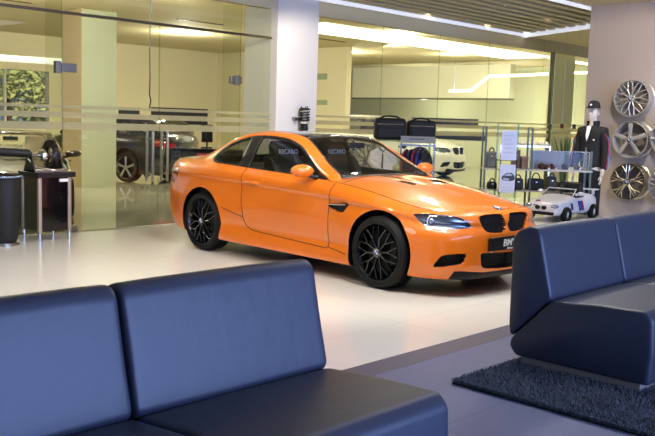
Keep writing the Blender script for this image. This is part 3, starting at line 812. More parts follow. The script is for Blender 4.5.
    # cabin
    if cabin:
        q = MB()
        q.prism([(-.66,.90),(-.95,.97),(-1.15,.955),(-1.22,.86),(-1.2,.55),(-.7,.5)], -.74, .74, axis='y')
        for v in q.bm.verts: v.co.z *= zs
        dsh = q.out('dashboard', CABIN, root, bevel=.03)
        q = MB(); q.box((-2.9, -.80, .30*zs), (-.7, -.755, .90*zs)); q.box((-2.9, .755, .30*zs), (-.7, .80, .90*zs)); q.box((-3.0, -.76, .84*zs), (-2.55, .76, .90*zs))
        q.out('door_lining', CABIN, root)
        q = MB(); c = Vector((-1.27, -.37, .90*zs)); ax = Vector((-.88, 0, .47)).normalized(); u = Vector((0, 1, 0)); w = ax.cross(u)
        ring = [c+.18*(math.cos(a)*u+math.sin(a)*w) for a in np.linspace(0, 2*PI, 33)[:-1]]
        q.tube(ring, .016, n=8, closed=True); q.cyl(c-ax*.03, c+ax*.02, .05, n=16)
        for a in (0, PI, -PI/2): q.tube([c, c+.18*(math.cos(a)*u+math.sin(a)*w)], .014, n=6)
        q.cyl(c-ax*.01, c-ax*.25, .03, n=10); q.out('steering_wheel', RUBBER, root)
        q = MB(); q.box((-1.18, -.11, 1.235*zs), (-1.165, .11, 1.295*zs)); q.tube([(-1.18, 0, 1.28*zs), (-1.28, 0, 1.335*zs)], .012); q.out('rear_view_mirror', RUBBER, root, bevel=.01)
        for y in (-.37, .37):
            q = MB()
            prof = [(-1.92,.98),(-1.86,.62),(-1.80,.50),(-1.32,.50),(-1.30,.42),(-1.85,.36),(-1.98,.55),(-2.08,1.0),(-2.12,1.22),(-2.10,1.28),(-2.04,1.285),(-1.99,1.24)]
            prof = [(a+.10, b_) for a, b_ in prof]
            q.prism(prof, y-.17, y+.17, axis='y')
            for s in (-1, 1): q.prism([(-1.76,.60),(-1.66,.72),(-1.72,.98),(-1.83,1.12),(-1.96,1.12),(-1.92,.62)], y+s*.235-.05, y+s*.235+.05, axis='y'); q.prism([(-1.78,.47),(-1.25,.47),(-1.22,.56),(-1.7,.62)], y+s*.22-.05, y+s*.22+.05, axis='y')
            for v in q.bm.verts: v.co.z *= zs
            so = q.out('seat', CABIN, root, bevel=.03, seg=3)
            if detail:
                text('seat_lettering', 'RECARO', .072, frame((-1.858, y, 1.165), (0, 1, 0), (.966, 0, .26)), WHITEM, so, .001)
        q = MB(); q.prism([(-2.35,.45),(-2.3,.62),(-2.75,.62),(-2.95,1.0),(-3.0,.98),(-2.9,.5)], -.6, .6, axis='y')
        for v in q.bm.verts: v.co.z *= zs
        q.out('rear_seat', CABIN, root, bevel=.03)
    return body
coupe = build_shell(False)
car = thing('sports_coupe', 'glossy orange two-door sports coupe with black wheels on the white floor', 'car', CAR_LOC, CAR_RZ)
make_car(car, coupe, ORANGE, roof_m=CARBON)
# front badge, plate
h = coupe[1].ray_cast(Vector((.672, -.001, 3)), Vector((0, 0, -1)))
roundel(car, h[0]+h[1]*.001, (0, 1, 0), h[1], .041)
tx = coupe[1].ray_cast(Vector((3, -.25, .48)), Vector((-1, 0, 0)))[0].x
q = MB(); q.box((.806, -.30, .405), (.842, .30, .525)); pl = q.out('number_plate', mat('plate_black', '#0b0b0c', .35), car, bevel=.006)
text('plate_lettering', 'BMW', .088, frame((.843, .0, .468), (0, 1, 0), (1, 0, 0)) @ Matrix.Translation((0, 0, 0)), WHITEM, pl, .001, xs=1.15, shear=.15)
text('plate_lettering', 'M Power', .026, frame((.843, .0, .419), (0, 1, 0), (1, 0, 0)), WHITEM, pl, .001, xs=1.1)
# ------------------------------------------------------------------ the setting
GY = 9.947
WTILE = tilemat('white_floor_tile', '#e6e2da', '#cfcac0', 1.2, 1.2, 3.9, 4.05, .13, seamw=.006, var=.012, spec=.4)
GTILE = tilemat('grey_floor_tile', '#5a5f80', '#454a66', 1.2, 1.2, 3.45, 2.465, .5, seamw=.006, var=.10, bump=.05, vsc=14)
BORDER = mat('border_stone', '#4e4c5c', .5, var=.12, vscale=16, bump=.06)
PLASTER = mat('white_plaster', '#cfcac2', .7, var=.01)
GREYWALL = mat('warm_grey_wall', '#b3a69b', .7, var=.015)
CREAM = mat('cream_wall', '#dfd3ad', .75, var=.02)
CREAM2 = mat('pale_cream_panel', '#e4e0c4', .6, var=.015)
TAUPE = mat('taupe_slats', '#bdb394', .6, var=.04)
CEILM = mat('ceiling_paint', '#d2c49c', .8)
COVE = mat('cove_light', '#f4f4ff', .5, emit=.62, emcol='#e4e8ff')
BRIGHT = mat('bright_light_strip', '#fffbe8', .5, emit=3.2, emcol='#fff8dc')
LAMP = mat('lamp_glow', '#ffffff', .5, emit=3.0, emcol='#fff0d8')
PANE = glassmat('shop_glass', (.855, .885, .765), ior=1.32)
PANE2 = glassmat('green_glass_edge', (.86, .90, .81), ior=1.35)
CLEARG = glassmat('clear_acrylic', (.93, .94, .95), refl=.7, ior=1.18)
SHELFG = glassmat('shelf_glass', (.62, .74, .66), refl=.4, ior=1.3)
FROST = frostmat('etched_glass_band', '#d6cfae', .62)
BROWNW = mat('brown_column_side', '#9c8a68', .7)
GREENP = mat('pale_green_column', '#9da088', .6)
def slab(name, lo, hi, m_, parent=None):
    q = MB(); q.box(lo, hi); o = q.out(name, m_, parent, smooth=None)
    if parent is None: struct(o)
    return o
def poly_slab(name, pts, z0, z1, m_):
    q = MB(); q.prism(pts, z0, z1, axis='z'); return struct(q.out(name, m_, smooth=None))
slab('floor', (-9, 3.469, -.12), (30, GY, 0), WTILE)
slab('floor', (-9, GY, -.12), (30, 32, 0), tilemat('inner_floor_tile', '#a39f8c', '#8f8b78', 1.2, 1.2, 3.9, 4.05, .06, seamw=.006, var=.02, spec=.6))
slab('floor', (-9, -7, -.12), (30, 3.27, 0), GTILE)
slab('trim_1', (-9, 3.27, -.12), (30, 3.469, .001), BORDER)
# wheel wall on the right
WX = 12.8; we = atx(588, 60, WX).y
slab('wall_right', (WX, -7, 0), (WX+.9, we, 3.6), GREYWALL)
# ceiling: plaster round a slatted trough
CZ = 3.437
FY, NY = 9.80, 6.74                       # far and near edge of the trough
ex = lambda y_: 14.80+(y_-NY)*.487
poly_slab('ceiling', [(-9, FY), (ex(FY)-.25, FY), (ex(FY)+.08, GY), (-9, GY)], CZ, CZ+.12, CEILM)
poly_slab('ceiling', [(ex(NY), NY), (ex(GY), GY), (22, GY), (22, 4.5), (ex(NY), 4.5)], CZ, CZ+.12, CEILM)
poly_slab('ceiling', [(-9, -7), (22, -7), (22, 4.5), (ex(NY), 4.5), (ex(NY), NY), (-9, NY)], CZ, CZ+.12, CEILM)
slab('ceiling', (-9, 4.5, 4.2), (22, 10, 4.3), TAUPE)
q = MB()
y = NY+.12
while y < FY-.1:
    q.prism([(-9, y), (ex(y)-.06, y), (ex(y+.15)-.06, y+.15), (-9, y+.15)], CZ+.03, CZ+.17, axis='z'); y += .29
struct(q.out('ceiling', TAUPE, smooth=None))
q = MB(); q.box((-9, FY-.03, CZ-.03), (ex(FY)-.25, FY+.06, CZ+.02)); q.box((-9, FY+.02, CZ+.02), (ex(FY)-.25, FY+.06, CZ+.45)); struct(q.out('trim_2', COVE, smooth=None))
q = MB()
for a, b in (((ex(FY)-.25, FY), (ex(FY), FY+.1)), ((ex(FY), FY+.1), (ex(NY), NY)), ((ex(NY), NY), (-9, NY))):
    d = Vector((b[0]-a[0], b[1]-a[1], 0)).normalized(); n_ = Vector((-d.y, d.x, 0))*.05
    q.prism([(a[0]-n_.x, a[1]-n_.y), (b[0]-n_.x, b[1]-n_.y), (b[0]+n_.x, b[1]+n_.y), (a[0]+n_.x, a[1]+n_.y)], CZ-.03, CZ+.28, axis='z')
struct(q.out('trim_3', COVE, smooth=None))
# glass front
HDR = 2.75
def strips(x0, x1, parent, y=GY-.012):
    q = MB()
    for a, b in ((1.574, 1.612), (1.455, 1.524), (1.307, 1.397)): q.box((x0+.004, y-.002, a), (x1-.004, y, b))
    o = q.out('etched_bands', FROST, parent, smooth=None); o['label'] = 'frosted horizontal bands'; return o
def pane(name, x0, x1, z0, z1, m_=PANE):
    q = MB(); q.quad([(x0+.003, GY, z0), (x1-.003, GY, z0), (x1-.003, GY, z1), (x0+.003, GY, z1)])
    o = bm_obj(name, q.bm, m_, smooth=None); struct(o)
    e = MB()
    for x in (x0+.004, x1-.004): e.box((x-.004, GY-.006, z0), (x+.004, GY+.006, z1))
    ed = e.out('glass_edge', PANE2, o, smooth=None); ed['label'] = 'green glass edge'
    strips(x0, x1, o); return o
X62, X158, X240 = 5.586, 7.04, 8.483
pane('window_1', 1.2, X62, 0, 3.19); pane('window_2', -3.2, 1.2, 0, 3.19)
d1 = pane('door_1', X62, X158, .01, HDR-.02); d2 = pane('door_2', X158, X240, .01, HDR-.02)
pane('window_3', X240, 9.13, 0, 3.19)
q = MB(); q.quad([(X62, GY, HDR+.02), (X240, GY, HDR+.02), (X240, GY, 3.19), (X62, GY, 3.19)]); struct(bm_obj('window_4', q.bm, PANE, smooth=None))
xs = [aty(v, 90, GY).x for v in (318, 381, 438, 487.5, 551)]; xs[0] = 10.02
for i in range(4): pane('window_%d' % (5+i), xs[i], xs[i+1], 0, 3.19)
pane('window_9', xs[4], 21.5, 0, 3.19)
slab('trim_4', (-3, GY-.02, HDR-.02), (9.13, GY+.02, HDR+.015), mat('header_rail', '#6d6146', .4, metal=.5))
q = MB(); q.box((xs[4]-.03, GY-.04, 0), (xs[4]+.03, GY+.04, 3.19)); struct(q.out('trim_5', mat('end_post', '#55593f', .4, metal=.3), smooth=None))
for x in (X62, X240):                                          # stiffening fins behind the joints
    q = MB(); q.quad([(x, GY+.01, 0), (x, GY+.42, 0), (x, GY+.42, 3.19), (x, GY+.01, 3.19)]); struct(bm_obj('window_fin', q.bm, PANE2, smooth=None))
slab('trim_6', (-9, GY-.05, -.02), (9.1, GY+.05, .004), mat('floor_rail', '#7f7a66', .4, metal=.6))
# door fittings
for d, x, s in ((d1, X62, 1), (d2, X240, -1)):
    q = MB(); q.box((x-.02 if s > 0 else x-.19, GY-.03, 2.02), (x+.19 if s > 0 else x+.02, GY+.03, 2.13)); q.box((x-.10, GY-.035, 2.0), (x-.03, GY+.035, 2.15))
    q.out('door_clamp', STEELB, d, bevel=.006)
    q = MB(); q.box((x+.05 if s > 0 else x-.20, GY-.03, .01), (x+.20 if s > 0 else x-.05, GY+.03, .09)); q.out('door_pivot', STEELB, d, bevel=.006)
for d, x in ((d1, X158-.14), (d2, X158+.10)):
    for y in (GY-.07, GY+.07):
        q = MB(); q.cyl((x, y, .62), (x, y, 1.30), .019, n=14)
        for z in (.72, 1.20): q.cyl((x, y, z), (x, GY, z), .012, n=10)
        q.out('door_handle', mat('handle_steel', '#bdb7a4', .3, metal=.9), d)
# pillar in the glass line
px = aty(276, 100, 9.80).x; pr = aty(316.5, 100, 9.80).x
pcol = slab('column', (px, 9.80, 0), (pr, 10.55, 3.6), mat('pillar_paint', '#e6e2dc', .6, var=.008))
# the showroom behind the glass
BY = 22.5
w0, w1 = aty(-40, 90, BY).x, aty(49, 90, BY).x
wz0, wz1 = aty(25, 126, BY).z, aty(25, 70, BY).z
q = MB(); q.box((-9, BY, 0), (w0, BY+.2, 3.7)); q.box((w1, BY, 0), (aty(217, 90, BY).x, BY+.2, 3.7)); q.box((w0, BY, 0), (w1, BY+.2, wz0)); q.box((w0, BY, wz1), (w1, BY+.2, 3.7))
struct(q.out('wall_back', CREAM, smooth=None))
q = MB(); q.quad([(w0, BY+.1, wz0), (w1, BY+.1, wz0), (w1, BY+.1, wz1), (w0, BY+.1, wz1)]); wf = struct(bm_obj('window_10', q.bm, CLEARG, smooth=None))
q = MB()
for x in np.linspace(w0, w1, 3): q.box((x-.02, BY+.05, wz0), (x+.03, BY+.15, wz1))
q.box((w0, BY-.02, wz0-.05), (w1, BY+.15, wz0)); q.out('window_frame', mat('window_frame_cream', '#d6cfb4', .5), wf, smooth=None)
cx = aty(217, 90, BY).x
cy1 = atx(346, 90, cx).y
slab('wall_middle', (cx, cy1, 0), (cx+.2, BY+.2, 3.7), CREAM)
slab('wall_far', (27, 4, 0), (27.2, 34, 4.2), mat('yellow_green_wall', '#d0d2b0', .75, var=.02))
slab('wall_rear', (17, 30, 0), (27.2, 30.2, 4.2), CREAM)
# greenish column inside with a thin brown layer on one side face
a = atz(82, 187.5, 0); b = atz(118, 186.5, 0); c_ = atx(65, 150, a.x)
q = MB(); q.box((a.x, a.y, 0), (b.x, a.y+.75, 3.7)); ic = struct(q.out('column', GREENP, smooth=None))
q = MB(); q.box((a.x-.02, a.y+.003, 0), (a.x, a.y+.75, 3.7)); q.out('brown_side_face', BROWNW, ic, smooth=None)
# bright column and backdrop seen past the end of the glass
g0 = at(553, 100, 21); g1 = at(573, 100, 21)
q = MB(); mx = frame((g0.x, g0.y, 0), (g1.x-g0.x, g1.y-g0.y, 0), (0, 0, 1)); q.box((0, 0, 0), ((g1-g0).xy.length, .6, 3.6), mx=mx); struct(q.out('column', CREAM2, smooth=None))
# interior ceiling with a light cove
IZ = 3.62
q = MB(); q.box((-9, GY+.12, IZ), (17.2, BY+.2, IZ+.1)); q.box((17.2, GY+.12, IZ), (27, 30, IZ+.1)); struct(q.out('ceiling', CEILM, smooth=None))
slab('trim_7', (-9, GY-.0, 3.19), (21.5, GY+.12, IZ+.3), CEILM)
s0 = atz(424, 38, IZ-.02).y; s1 = atz(424, 47.5, IZ-.02).y
sxl = atz(300, 25, IZ-.02).x; sxr = atz(530, 58, IZ-.02).x
q = MB(); q.box((sxl, min(s0, s1), IZ-.03), (sxr, max(s0, s1), IZ-.005)); struct(q.out('trim_8', BRIGHT, smooth=None))
# ceiling slots
for pa, pb in (((178, 19), (221, 25)), ((-2, -1), (40, 2)), ((345, 13.5), (389, 21.5)), ((318, 38.5), (345, 42))):
    A = atz(*pa, IZ-.004); B = atz(*pb, IZ-.004)
    q = MB(); q.box((A.x, A.y-.05, IZ-.012), (B.x, A.y+.05, IZ-.001)); struct(q.out('trim_9', mat('dark_slot', '#55492f', .6), smooth=None))
# bulkhead over the far bay
BX = 24.
b0 = atx(352, 97.5, BX); b1 = atx(509, 97, BX); bt0 = atx(352, 71, BX); bt1 = atx(500, 63, BX)
q = MB(); q.box((BX, b1.y, b0.z), (BX+.3, b0.y, 3.5)); struct(q.out('wall_upper', CREAM2, smooth=None))
slab('trim_10', (BX-.02, b1.y, b0.z-.05), (BX+.3, b0.y, b0.z), mat('bulkhead_edge', '#6b6440', .6))
gp0 = at(345, 60, 24.5); gp1 = at(365, 60, 24.5)
# pale panels on the middle wall
for pa in ((317, 73.5, 327, 79.5), (317, 100, 327, 105)):
    A = atx(pa[0], pa[1], cx-.01); B = atx(pa[2], pa[3], cx-.01)
    q = MB(); q.box((cx-.015, min(A.y, B.y), min(A.z, B.z)), (cx-.001, max(A.y, B.y), max(A.z, B.z))); o = q.out('wall_panel', mat('green_grey_panel', '#9aa27e', .6), smooth=None)
    tag(o, 'small grey-green panel on the cream wall, %s of the two beside the pillar' % ('upper' if pa[1] < 90 else 'lower'), 'wall panel', 'grey-green wall panels')
def hang_(o, A, B):
    for p in (A+(B-A)*.05, A+(B-A)*.95):
        w_ = MB(); w_.cyl(p, (p.x, p.y, IZ), .004, n=5); w_.out('suspension_wire', CHROME, o)
# far right light strips behind the glass
for pts, nm in ((((548, 57.5), (571, 63)), 'short'), (((574, 62), (588, 64)), 'upper'), (((574, 72.8), (588, 72.8)), 'lower')):
    d_ = {'short': 23, 'upper': 22.4, 'lower': 23.8}[nm]; A = at(*pts[0], d_); B = at(*pts[1], d_)
    q = MB(); q.tube([A, B], .035, n=8); o = q.out('hanging_strip_light', BRIGHT)
    hang_(o, A, B); tag(o, {'short': 'short bright strip light above the pale column past the glass', 'upper': 'upper bright strip light beside the wheel wall edge', 'lower': 'lower bright strip light beside the wheel wall edge'}[nm], 'light', 'strip lights past the glass')
o = MB(); pts = [at(449, 91.2, 19), at(471, 90.6, 19), at(489, 76.3, 19), at(520, 75.3, 19), at(548, 73.8, 19)]
o.tube(pts, .032, n=8); o = o.out('zigzag_light_reflection', BRIGHT); hang_(o, pts[0], pts[-1]); tag(o, 'bent zigzag glowing line shaped as a lamp reflection in the glass, before the pale bulkhead', 'light')  # glowing line and its wires added to stand for a light mirrored in the glass
A = at(-6, 57.5, 19); B = at(72, 62.5, 19)
o = MB(); o.tube([A, B], .075, n=10); o = o.out('tube_light_reflection', mat('soft_tube_reflection', '#e8e6e0', .5, emit=.9)); hang_(o, A, B); tag(o, 'long pale glowing tube shaped as a reflection in the glass, above the window behind the kiosk', 'light')  # no lamp here: glowing tube on added wires replaces a reflection in the glass
# downlights in the slats
for k, (x_, y_) in enumerate(((432, 10.5), (501, 2.5), (487.5, 22), (554, 15.5), (585, 23.5))):
    p = atz(x_, y_, CZ+.12); q = MB(); q.lathe([(.05, 0), (.085, -.06)], n=24, mx=Matrix.Translation((p.x, p.y, p.z)) @ Matrix.Rotation(PI/2, 4, 'X')); 
    q.cyl((p.x, p.y, p.z), (p.x, p.y, p.z+.01), .05, n=24)
    names = ['on the first slats above the pillar end', 'topmost in view among the slats', 'in the middle of the slatted ceiling near the glass', 'halfway along the slats near the light edge', 'in the slats beside the wheel wall']
    o = q.out('downlight', LAMP); tag(o, 'small round glowing downlight ' + names[k], 'light', 'downlights in the slatted ceiling')
# outside
OUT = mat('outdoor_ground', '#8b877c', .9)
slab('ground', (-15, BY+.25, -.2), (25, 60, -.05), OUT)
LEAF = mat('leaves', '#a9a863', .7, var=.4, vscale=3); BARK = mat('bark', '#5a4a34', .9)
for k, (x_, d_, h_) in enumerate(((8, 29, 4.2), (33, 34, 4.8), (54, 39, 5.4))):
    p = at(x_, 100, d_); t = thing('tree', ['leafy tree outside nearest the frame edge of the far window', 'leafy tree outside in the middle of the far window', 'leafy tree outside the far window, partly behind the column'][k], 'tree', (p.x, p.y, -.05), group='trees outside the window')
    q = MB(); q.tube([(0, 0, 0), (.05, .02, 1.2), (0, 0, 2.6)], [.16, .12, .06], n=8); q.out('trunk', BARK, t)
    q = MB(); R_ = random.Random(k)
    for _ in range(1500):
        u = Vector((R_.gauss(0, 1), R_.gauss(0, 1), R_.gauss(0, 1))).normalized()*(R_.random()**.4)
        c = Vector((u.x*2.0, u.y*1.6, h_*.62+u.z*h_*.42)); a = Vector((R_.gauss(0, 1), R_.gauss(0, 1), R_.gauss(0, 1))).normalized(); b_ = a.orthogonal().normalized()
        q.quad([c-a*.13, c+b_*.07, c+a*.13, c-b_*.07])
    bm_obj('crown', q.bm, LEAF, t, smooth=None)
# pictures and wall things inside
DARKPIC = mat('dark_panorama', '#1c1c22', .35, var=.9, vscale=2.5)
def picture(p0, p1, label, x=None, yv=None):
    if yv is not None: A, B = aty(*p0, yv), aty(*p1, yv)
    else: A, B = atx(*p0, x), atx(*p1, x)
    t = thing('wall_picture', label, 'picture', (A+B)/2, group='dark panorama pictures')
    q = MB(); c = (A+B)/2
    if yv is not None: q.box((A.x-c.x, -.03, B.z-c.z), (B.x-c.x, 0, A.z-c.z))
    else: q.box((-.03, B.y-c.y, B.z-c.z), (0, A.y-c.y, A.z-c.z))
    q.out('frame', RUBBER, t, smooth=None)
    q = MB()
    if yv is not None: q.box((A.x-c.x+.03, -.04, B.z-c.z+.03), (B.x-c.x-.03, -.025, A.z-c.z-.03))
    else: q.box((-.04, B.y-c.y+.03, B.z-c.z+.03), (-.025, A.y-c.y-.03, A.z-c.z-.03))
    q.out('print', DARKPIC, t, smooth=None)
picture((118.5, 107), (139, 124), 'small dark wall picture beside the pale green column', yv=BY)
picture((151, 107), (207, 125), 'long dark panorama picture on the back wall above the dark hatchback', yv=BY)
picture((361, 117), (388, 130), 'small dark picture on the far wall left of the bag rack', x=27)
picture((412, 117.5), (478, 128), 'wide dark panorama picture over the white off-roader, upper of two', x=27)
picture((412, 131), (487, 141), 'wide dark panorama picture over the white off-roader, lower of two', x=27)
# ------------------------------------------------------------------ cars behind the glass
sed = thing('sedan', 'black car with sloping windscreen behind the glass and the black kiosk', 'car', (5.78, 11.8, 0), math.radians(-118), scale=(1, 1, .87))
make_car(sed, coupe, BLACKP, detail=False, wheel_style='ten', wheel_m=SILVER)
wag = build_shell(True)
hb = thing('hatchback', 'dark hatchback with chrome five-spoke wheel parked behind the glass doors', 'car', (11.0, 19.7, 0), math.radians(107.7))
make_car(hb, wag, mat('dark_wine_paint', (.008, .005, .006, 1), .25, coat=1), zs=1.06, detail=False, wheel_style='five', wheel_m=CHROME)
su = thing('offroader', 'white off-road car facing out under the pale bulkhead', 'car', (20.5, 15.3, 0), math.radians(-78), scale=(1.03, 1.05, 1.05))
make_car(su, wag, WHITEP, zs=1.16, detail=False, wheel_style='ten', wheel_m=SILVER, wheelR=.365)
# ------------------------------------------------------------------ sofas
LEATHER = mat('navy_leather', (.027, .031, .056, 1), .46, spec=.6, var=.08, vscale=20, bump=.22, bscale=11)
PLINTH = mat('sofa_plinth', '#8f857c', .45, metal=.2)
def pillow_block(name, prof, x0, x1, parent, bulge=.012, r=.022):
    """a profile (y, z) swept along x, rounded, its faces slightly full"""
    bm = bmesh.new(); nx = 14; n = len(prof)
    cy = sum(p[0] for p in prof)/n; cz = sum(p[1] for p in prof)/n
    # resample and round the profile
    P = []
    for i in range(n):
        a, b, c = Vector(prof[i-1]), Vector(prof[i]), Vector(prof[(i+1) % n])
        d0 = (a-b); d1 = (c-b); rr = min(r, d0.length*.45, d1.length*.45); p0 = b+d0.normalized()*rr; p1 = b+d1.normalized()*rr
        for k in range(5):
            t = k/4; P.append((1-t)**2*p0+2*t*(1-t)*b+t*t*p1)
    D = []
    for i in range(len(P)):
        a, b = P[i], P[(i+1) % len(P)]; m_ = max(1, int((b-a).length/.07))
        for k in range(m_): D.append(a+(b-a)*k/m_)
    P = D; N = len(P)
    L = x1-x0; sts = [0, .25*r, r*.6, r*1.2, r*2.2] + list(np.linspace(.1, L-.1, nx)) + [L-r*2.2, L-r*1.2, L-r*.6, L-.25*r, L]
    rings = []
    for s in sts:
        e = min(s, L-s); k = 0
        if e < r: k = r-math.sqrt(max(0, r*r-(r-e)**2))
        f = math.sin(PI*min(1, max(0, s/L)))**.5*bulge
        ring = []
        for p in P:
            v = p-Vector((cy, cz)); ln = v.length; q_ = Vector((cy, cz))+v*(1-(k-0)/max(ln, .05)*1.0+f/max(ln, .2)*.5)
            ring.append(bm.verts.new((x0+s, q_.x, q_.y)))
        rings.append(ring)
    for i in range(len(rings)-1):
        for k in range(N): bm.faces.new((rings[i][k], rings[i+1][k], rings[i+1][(k+1) % N], rings[i][(k+1) % N]))
    bm.faces.new(rings[0]); bm.faces.new(rings[-1][::-1])
    bmesh.ops.recalc_face_normals(bm, faces=bm.faces)
    return bm_obj(name, bm, LEATHER, parent, smooth=60)
SEAT = [(0, .055), (-.012, .25), (.0, .435), (.045, .478), (.33, .470), (.640, .442), (.905, .165), (.915, .11), (.87, .055)]
BACK = [(.640, .452), (.740, .850), (.765, .882), (.815, .888), (.90, .850), (.935, .79), (.925, .24), (.912, .172)]
def sofa(label, x0, n, y0, w=1.03, z0=0.0, zs=1.0):
    t = thing('sofa', label, 'sofa', (x0, y0, z0), group='navy leather sofas', scale=(1, 1, zs))
    for i in range(n):
        pillow_block('seat', SEAT, i*w+.004, (i+1)*w-.004, t); pillow_block('backrest', BACK, i*w+.007, (i+1)*w-.007, t, bulge=.012)
    q = MB(); q.box((.04, .06, 0), (n*w-.04, .84, .06)); q.out('plinth', PLINTH, t, smooth=None)
    return t
sofa('navy leather sofa close to the camera with its back to the orange car', 2.675-3*.99, 3, 1.862, w=.99, zs=1.02)
sofa('navy leather sofa standing on the dark shaggy rug', 4.74, 4, 1.962, w=1.04, z0=.012)
# rug
RUG = mat('rug_backing', '#1c1e26', .95); PILE = mat('rug_pile', '#585a63', .95, var=.7, vscale=40)
rug = thing('rug', 'dark grey shaggy rug under the sofa on the grey tiles', 'rug', (4.115, .3, 0))
q = MB(); q.box((0, 0, 0), (5.2, 2.56, .012)); q.out('backing', RUG, rug, smooth=None)
R_ = random.Random(3); q = MB()
def tuft(x, y):
    h_ = R_.uniform(.012, .024); a = R_.uniform(0, 2*PI); l = R_.uniform(.004, .022); w = .0024
    dx, dy = math.cos(a), math.sin(a); b = Vector((x, y, .011))
    q.quad([b+Vector((-dy*w, dx*w, 0)), b+Vector((dy*w, -dx*w, 0)), b+Vector((dx*l+dy*w*.6, dy*l-dx*w*.6, h_)), b+Vector((dx*l-dy*w*.6, dy*l+dx*w*.6, h_))])
for _ in range(60000):
    tx_, ty_ = R_.random()**1.6*2.9, (R_.uniform(0.7, 2.56) if R_.random() < .9 else R_.uniform(0, .7))
    if tx_ > .67 and 1.72 < ty_ < 2.49: continue
    tuft(tx_, ty_)
for _ in range(900): tuft(R_.uniform(-.008, .01), R_.uniform(.3, 2.56))
for _ in range(900): tuft(R_.uniform(0, 2), R_.uniform(2.55, 2.57))
o = bm_obj('pile', q.bm, PILE, rug, smooth=None); o['kind'] = 'stuff'
# ------------------------------------------------------------------ kiosk
GLOSSB = mat('black_gloss_panel', '#0a0809', .15, coat=.6); ALU = mat('alu_profile', '#b9a99a', .4, metal=.7)
kx, ky, kw, kd = 4.955, 9.36, .415, .42
k = thing('kiosk', 'small black cabinet with pale metal corners on short legs by the glass', 'cabinet', (kx, ky, 0))
q = MB(); q.box((.01, .01, .115), (kw-.01, kd-.01, .755)); q.out('body', GLOSSB, k, smooth=None)
for x_ in (0, kw-.035):
    for y_ in (0, kd-.035):
        q = MB(); q.box((x_-.005, y_-.005, .105), (x_+.04, y_+.04, .755)); q.out('corner_profile', ALU, k, bevel=.008)
        q = MB(); q.cyl((x_+.02, y_+.02, 0), (x_+.02, y_+.02, .11), .016, n=12); q.out('leg', CHROME, k)
q = MB(); q.box((-.03, -.03, .755), (kw+.05, kd+.03, .815)); q.out('top', mat('black_top', '#15130f', .3), k, bevel=.01)
q = MB(); q.box((kw-.15, -.012, .70), (kw-.045, .011, .735)); o = q.out('label_plate', WHITEM, k, smooth=None)
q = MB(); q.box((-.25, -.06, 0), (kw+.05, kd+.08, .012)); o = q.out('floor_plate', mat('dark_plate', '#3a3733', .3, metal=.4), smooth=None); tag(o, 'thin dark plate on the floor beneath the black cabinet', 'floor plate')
# gear display on top
g = thing('gear_display', 'black and chrome gear mechanism on stands on top of the black cabinet', 'display', (kx-.02, ky, .816))
BLKM = mat('black_metal', '#0c0c0d', .45)
for x_ in (-.0, .36):
    q = MB(); q.prism([(.05, 0), (.33, 0), (.22, .24), (.16, .24)], x_, x_+.02, axis='x'); q.out('bracket', BLKM, g)
q = MB(); q.cyl((-.85, .20, .27), (.0, .19, .21), .05, n=14); q.out('drive_tube', BLKM, g)
q = MB(); q.cyl((-.05, .19, .19), (.42, .19, .19), .022, n=14); q.out('shaft', CHROME, g)
q = MB(); mx = Matrix.Translation((.27, .19, .20)) @ Matrix.Rotation(PI/2, 4, 'Z')
q.lathe([(.09, -.02), (.155, -.025), (.165, 0), (.155, .025), (.09, .02)], n=36, closed=True, mx=mx)
for i in range(24):
    a = 2*PI*i/24; q.box((-.018, -.012, .155), (.018, .012, .178), mx=Matrix.Translation((.27, .19, .20)) @ Matrix.Rotation(a, 4, 'X'))
q.out('ring_gear', mat('dark_steel', '#4a4240', .3, metal=.9), g)
q = MB(); q.lathe([(.02, -.05), (.07, -.04), (.085, 0), (.07, .05), (.02, .06)], n=24, mx=Matrix.Translation((.19, .19, .18)) @ Matrix.Rotation(PI/2, 4, 'Z'), cap=True); q.out('hub', CHROME, g)
q = MB(); q.tube([(-.02, .19, .15), (.05, .1, .05), (.25, .06, .02), (.4, .06, .03)], .012, n=8); q.box((.0, .04, 0), (.40, .33, .018)); q.out('base_tray', STEELB, g)
# stool beside it
st = thing('drum_stool', 'black drum stool with a pale blue seat edge beside the black cabinet', 'stool', (4.55, 9.40, 0))
q = MB(); q.ell((0, 0, .80), (.20, .20, .04)); q.out('seat', GLOSSB, st)
q = MB(); q.tube([(-.19, -.08, .79), (-.12, -.18, .78), (.02, -.21, .78), (.14, -.16, .79)], .014, n=8); q.out('seat_edge', mat('pale_blue_metal', '#8ea3c4', .2, metal=.8), st)
q = MB(); q.lathe([(.001, .02), (.13, .02), (.16, .12), (.185, .5), (.19, .76), (.001, .78)], n=28, mx=Matrix(((1, 0, 0, 0), (0, 0, 1, 0), (0, 1, 0, 0), (0, 0, 0, 1)))); q.out('drum', mat('matt_black_drum', '#0b0b0c', .6), st)
q = MB(); q.cyl((0, 0, 0), (0, 0, .03), .17, n=28); q.out('base', STEELB, st)
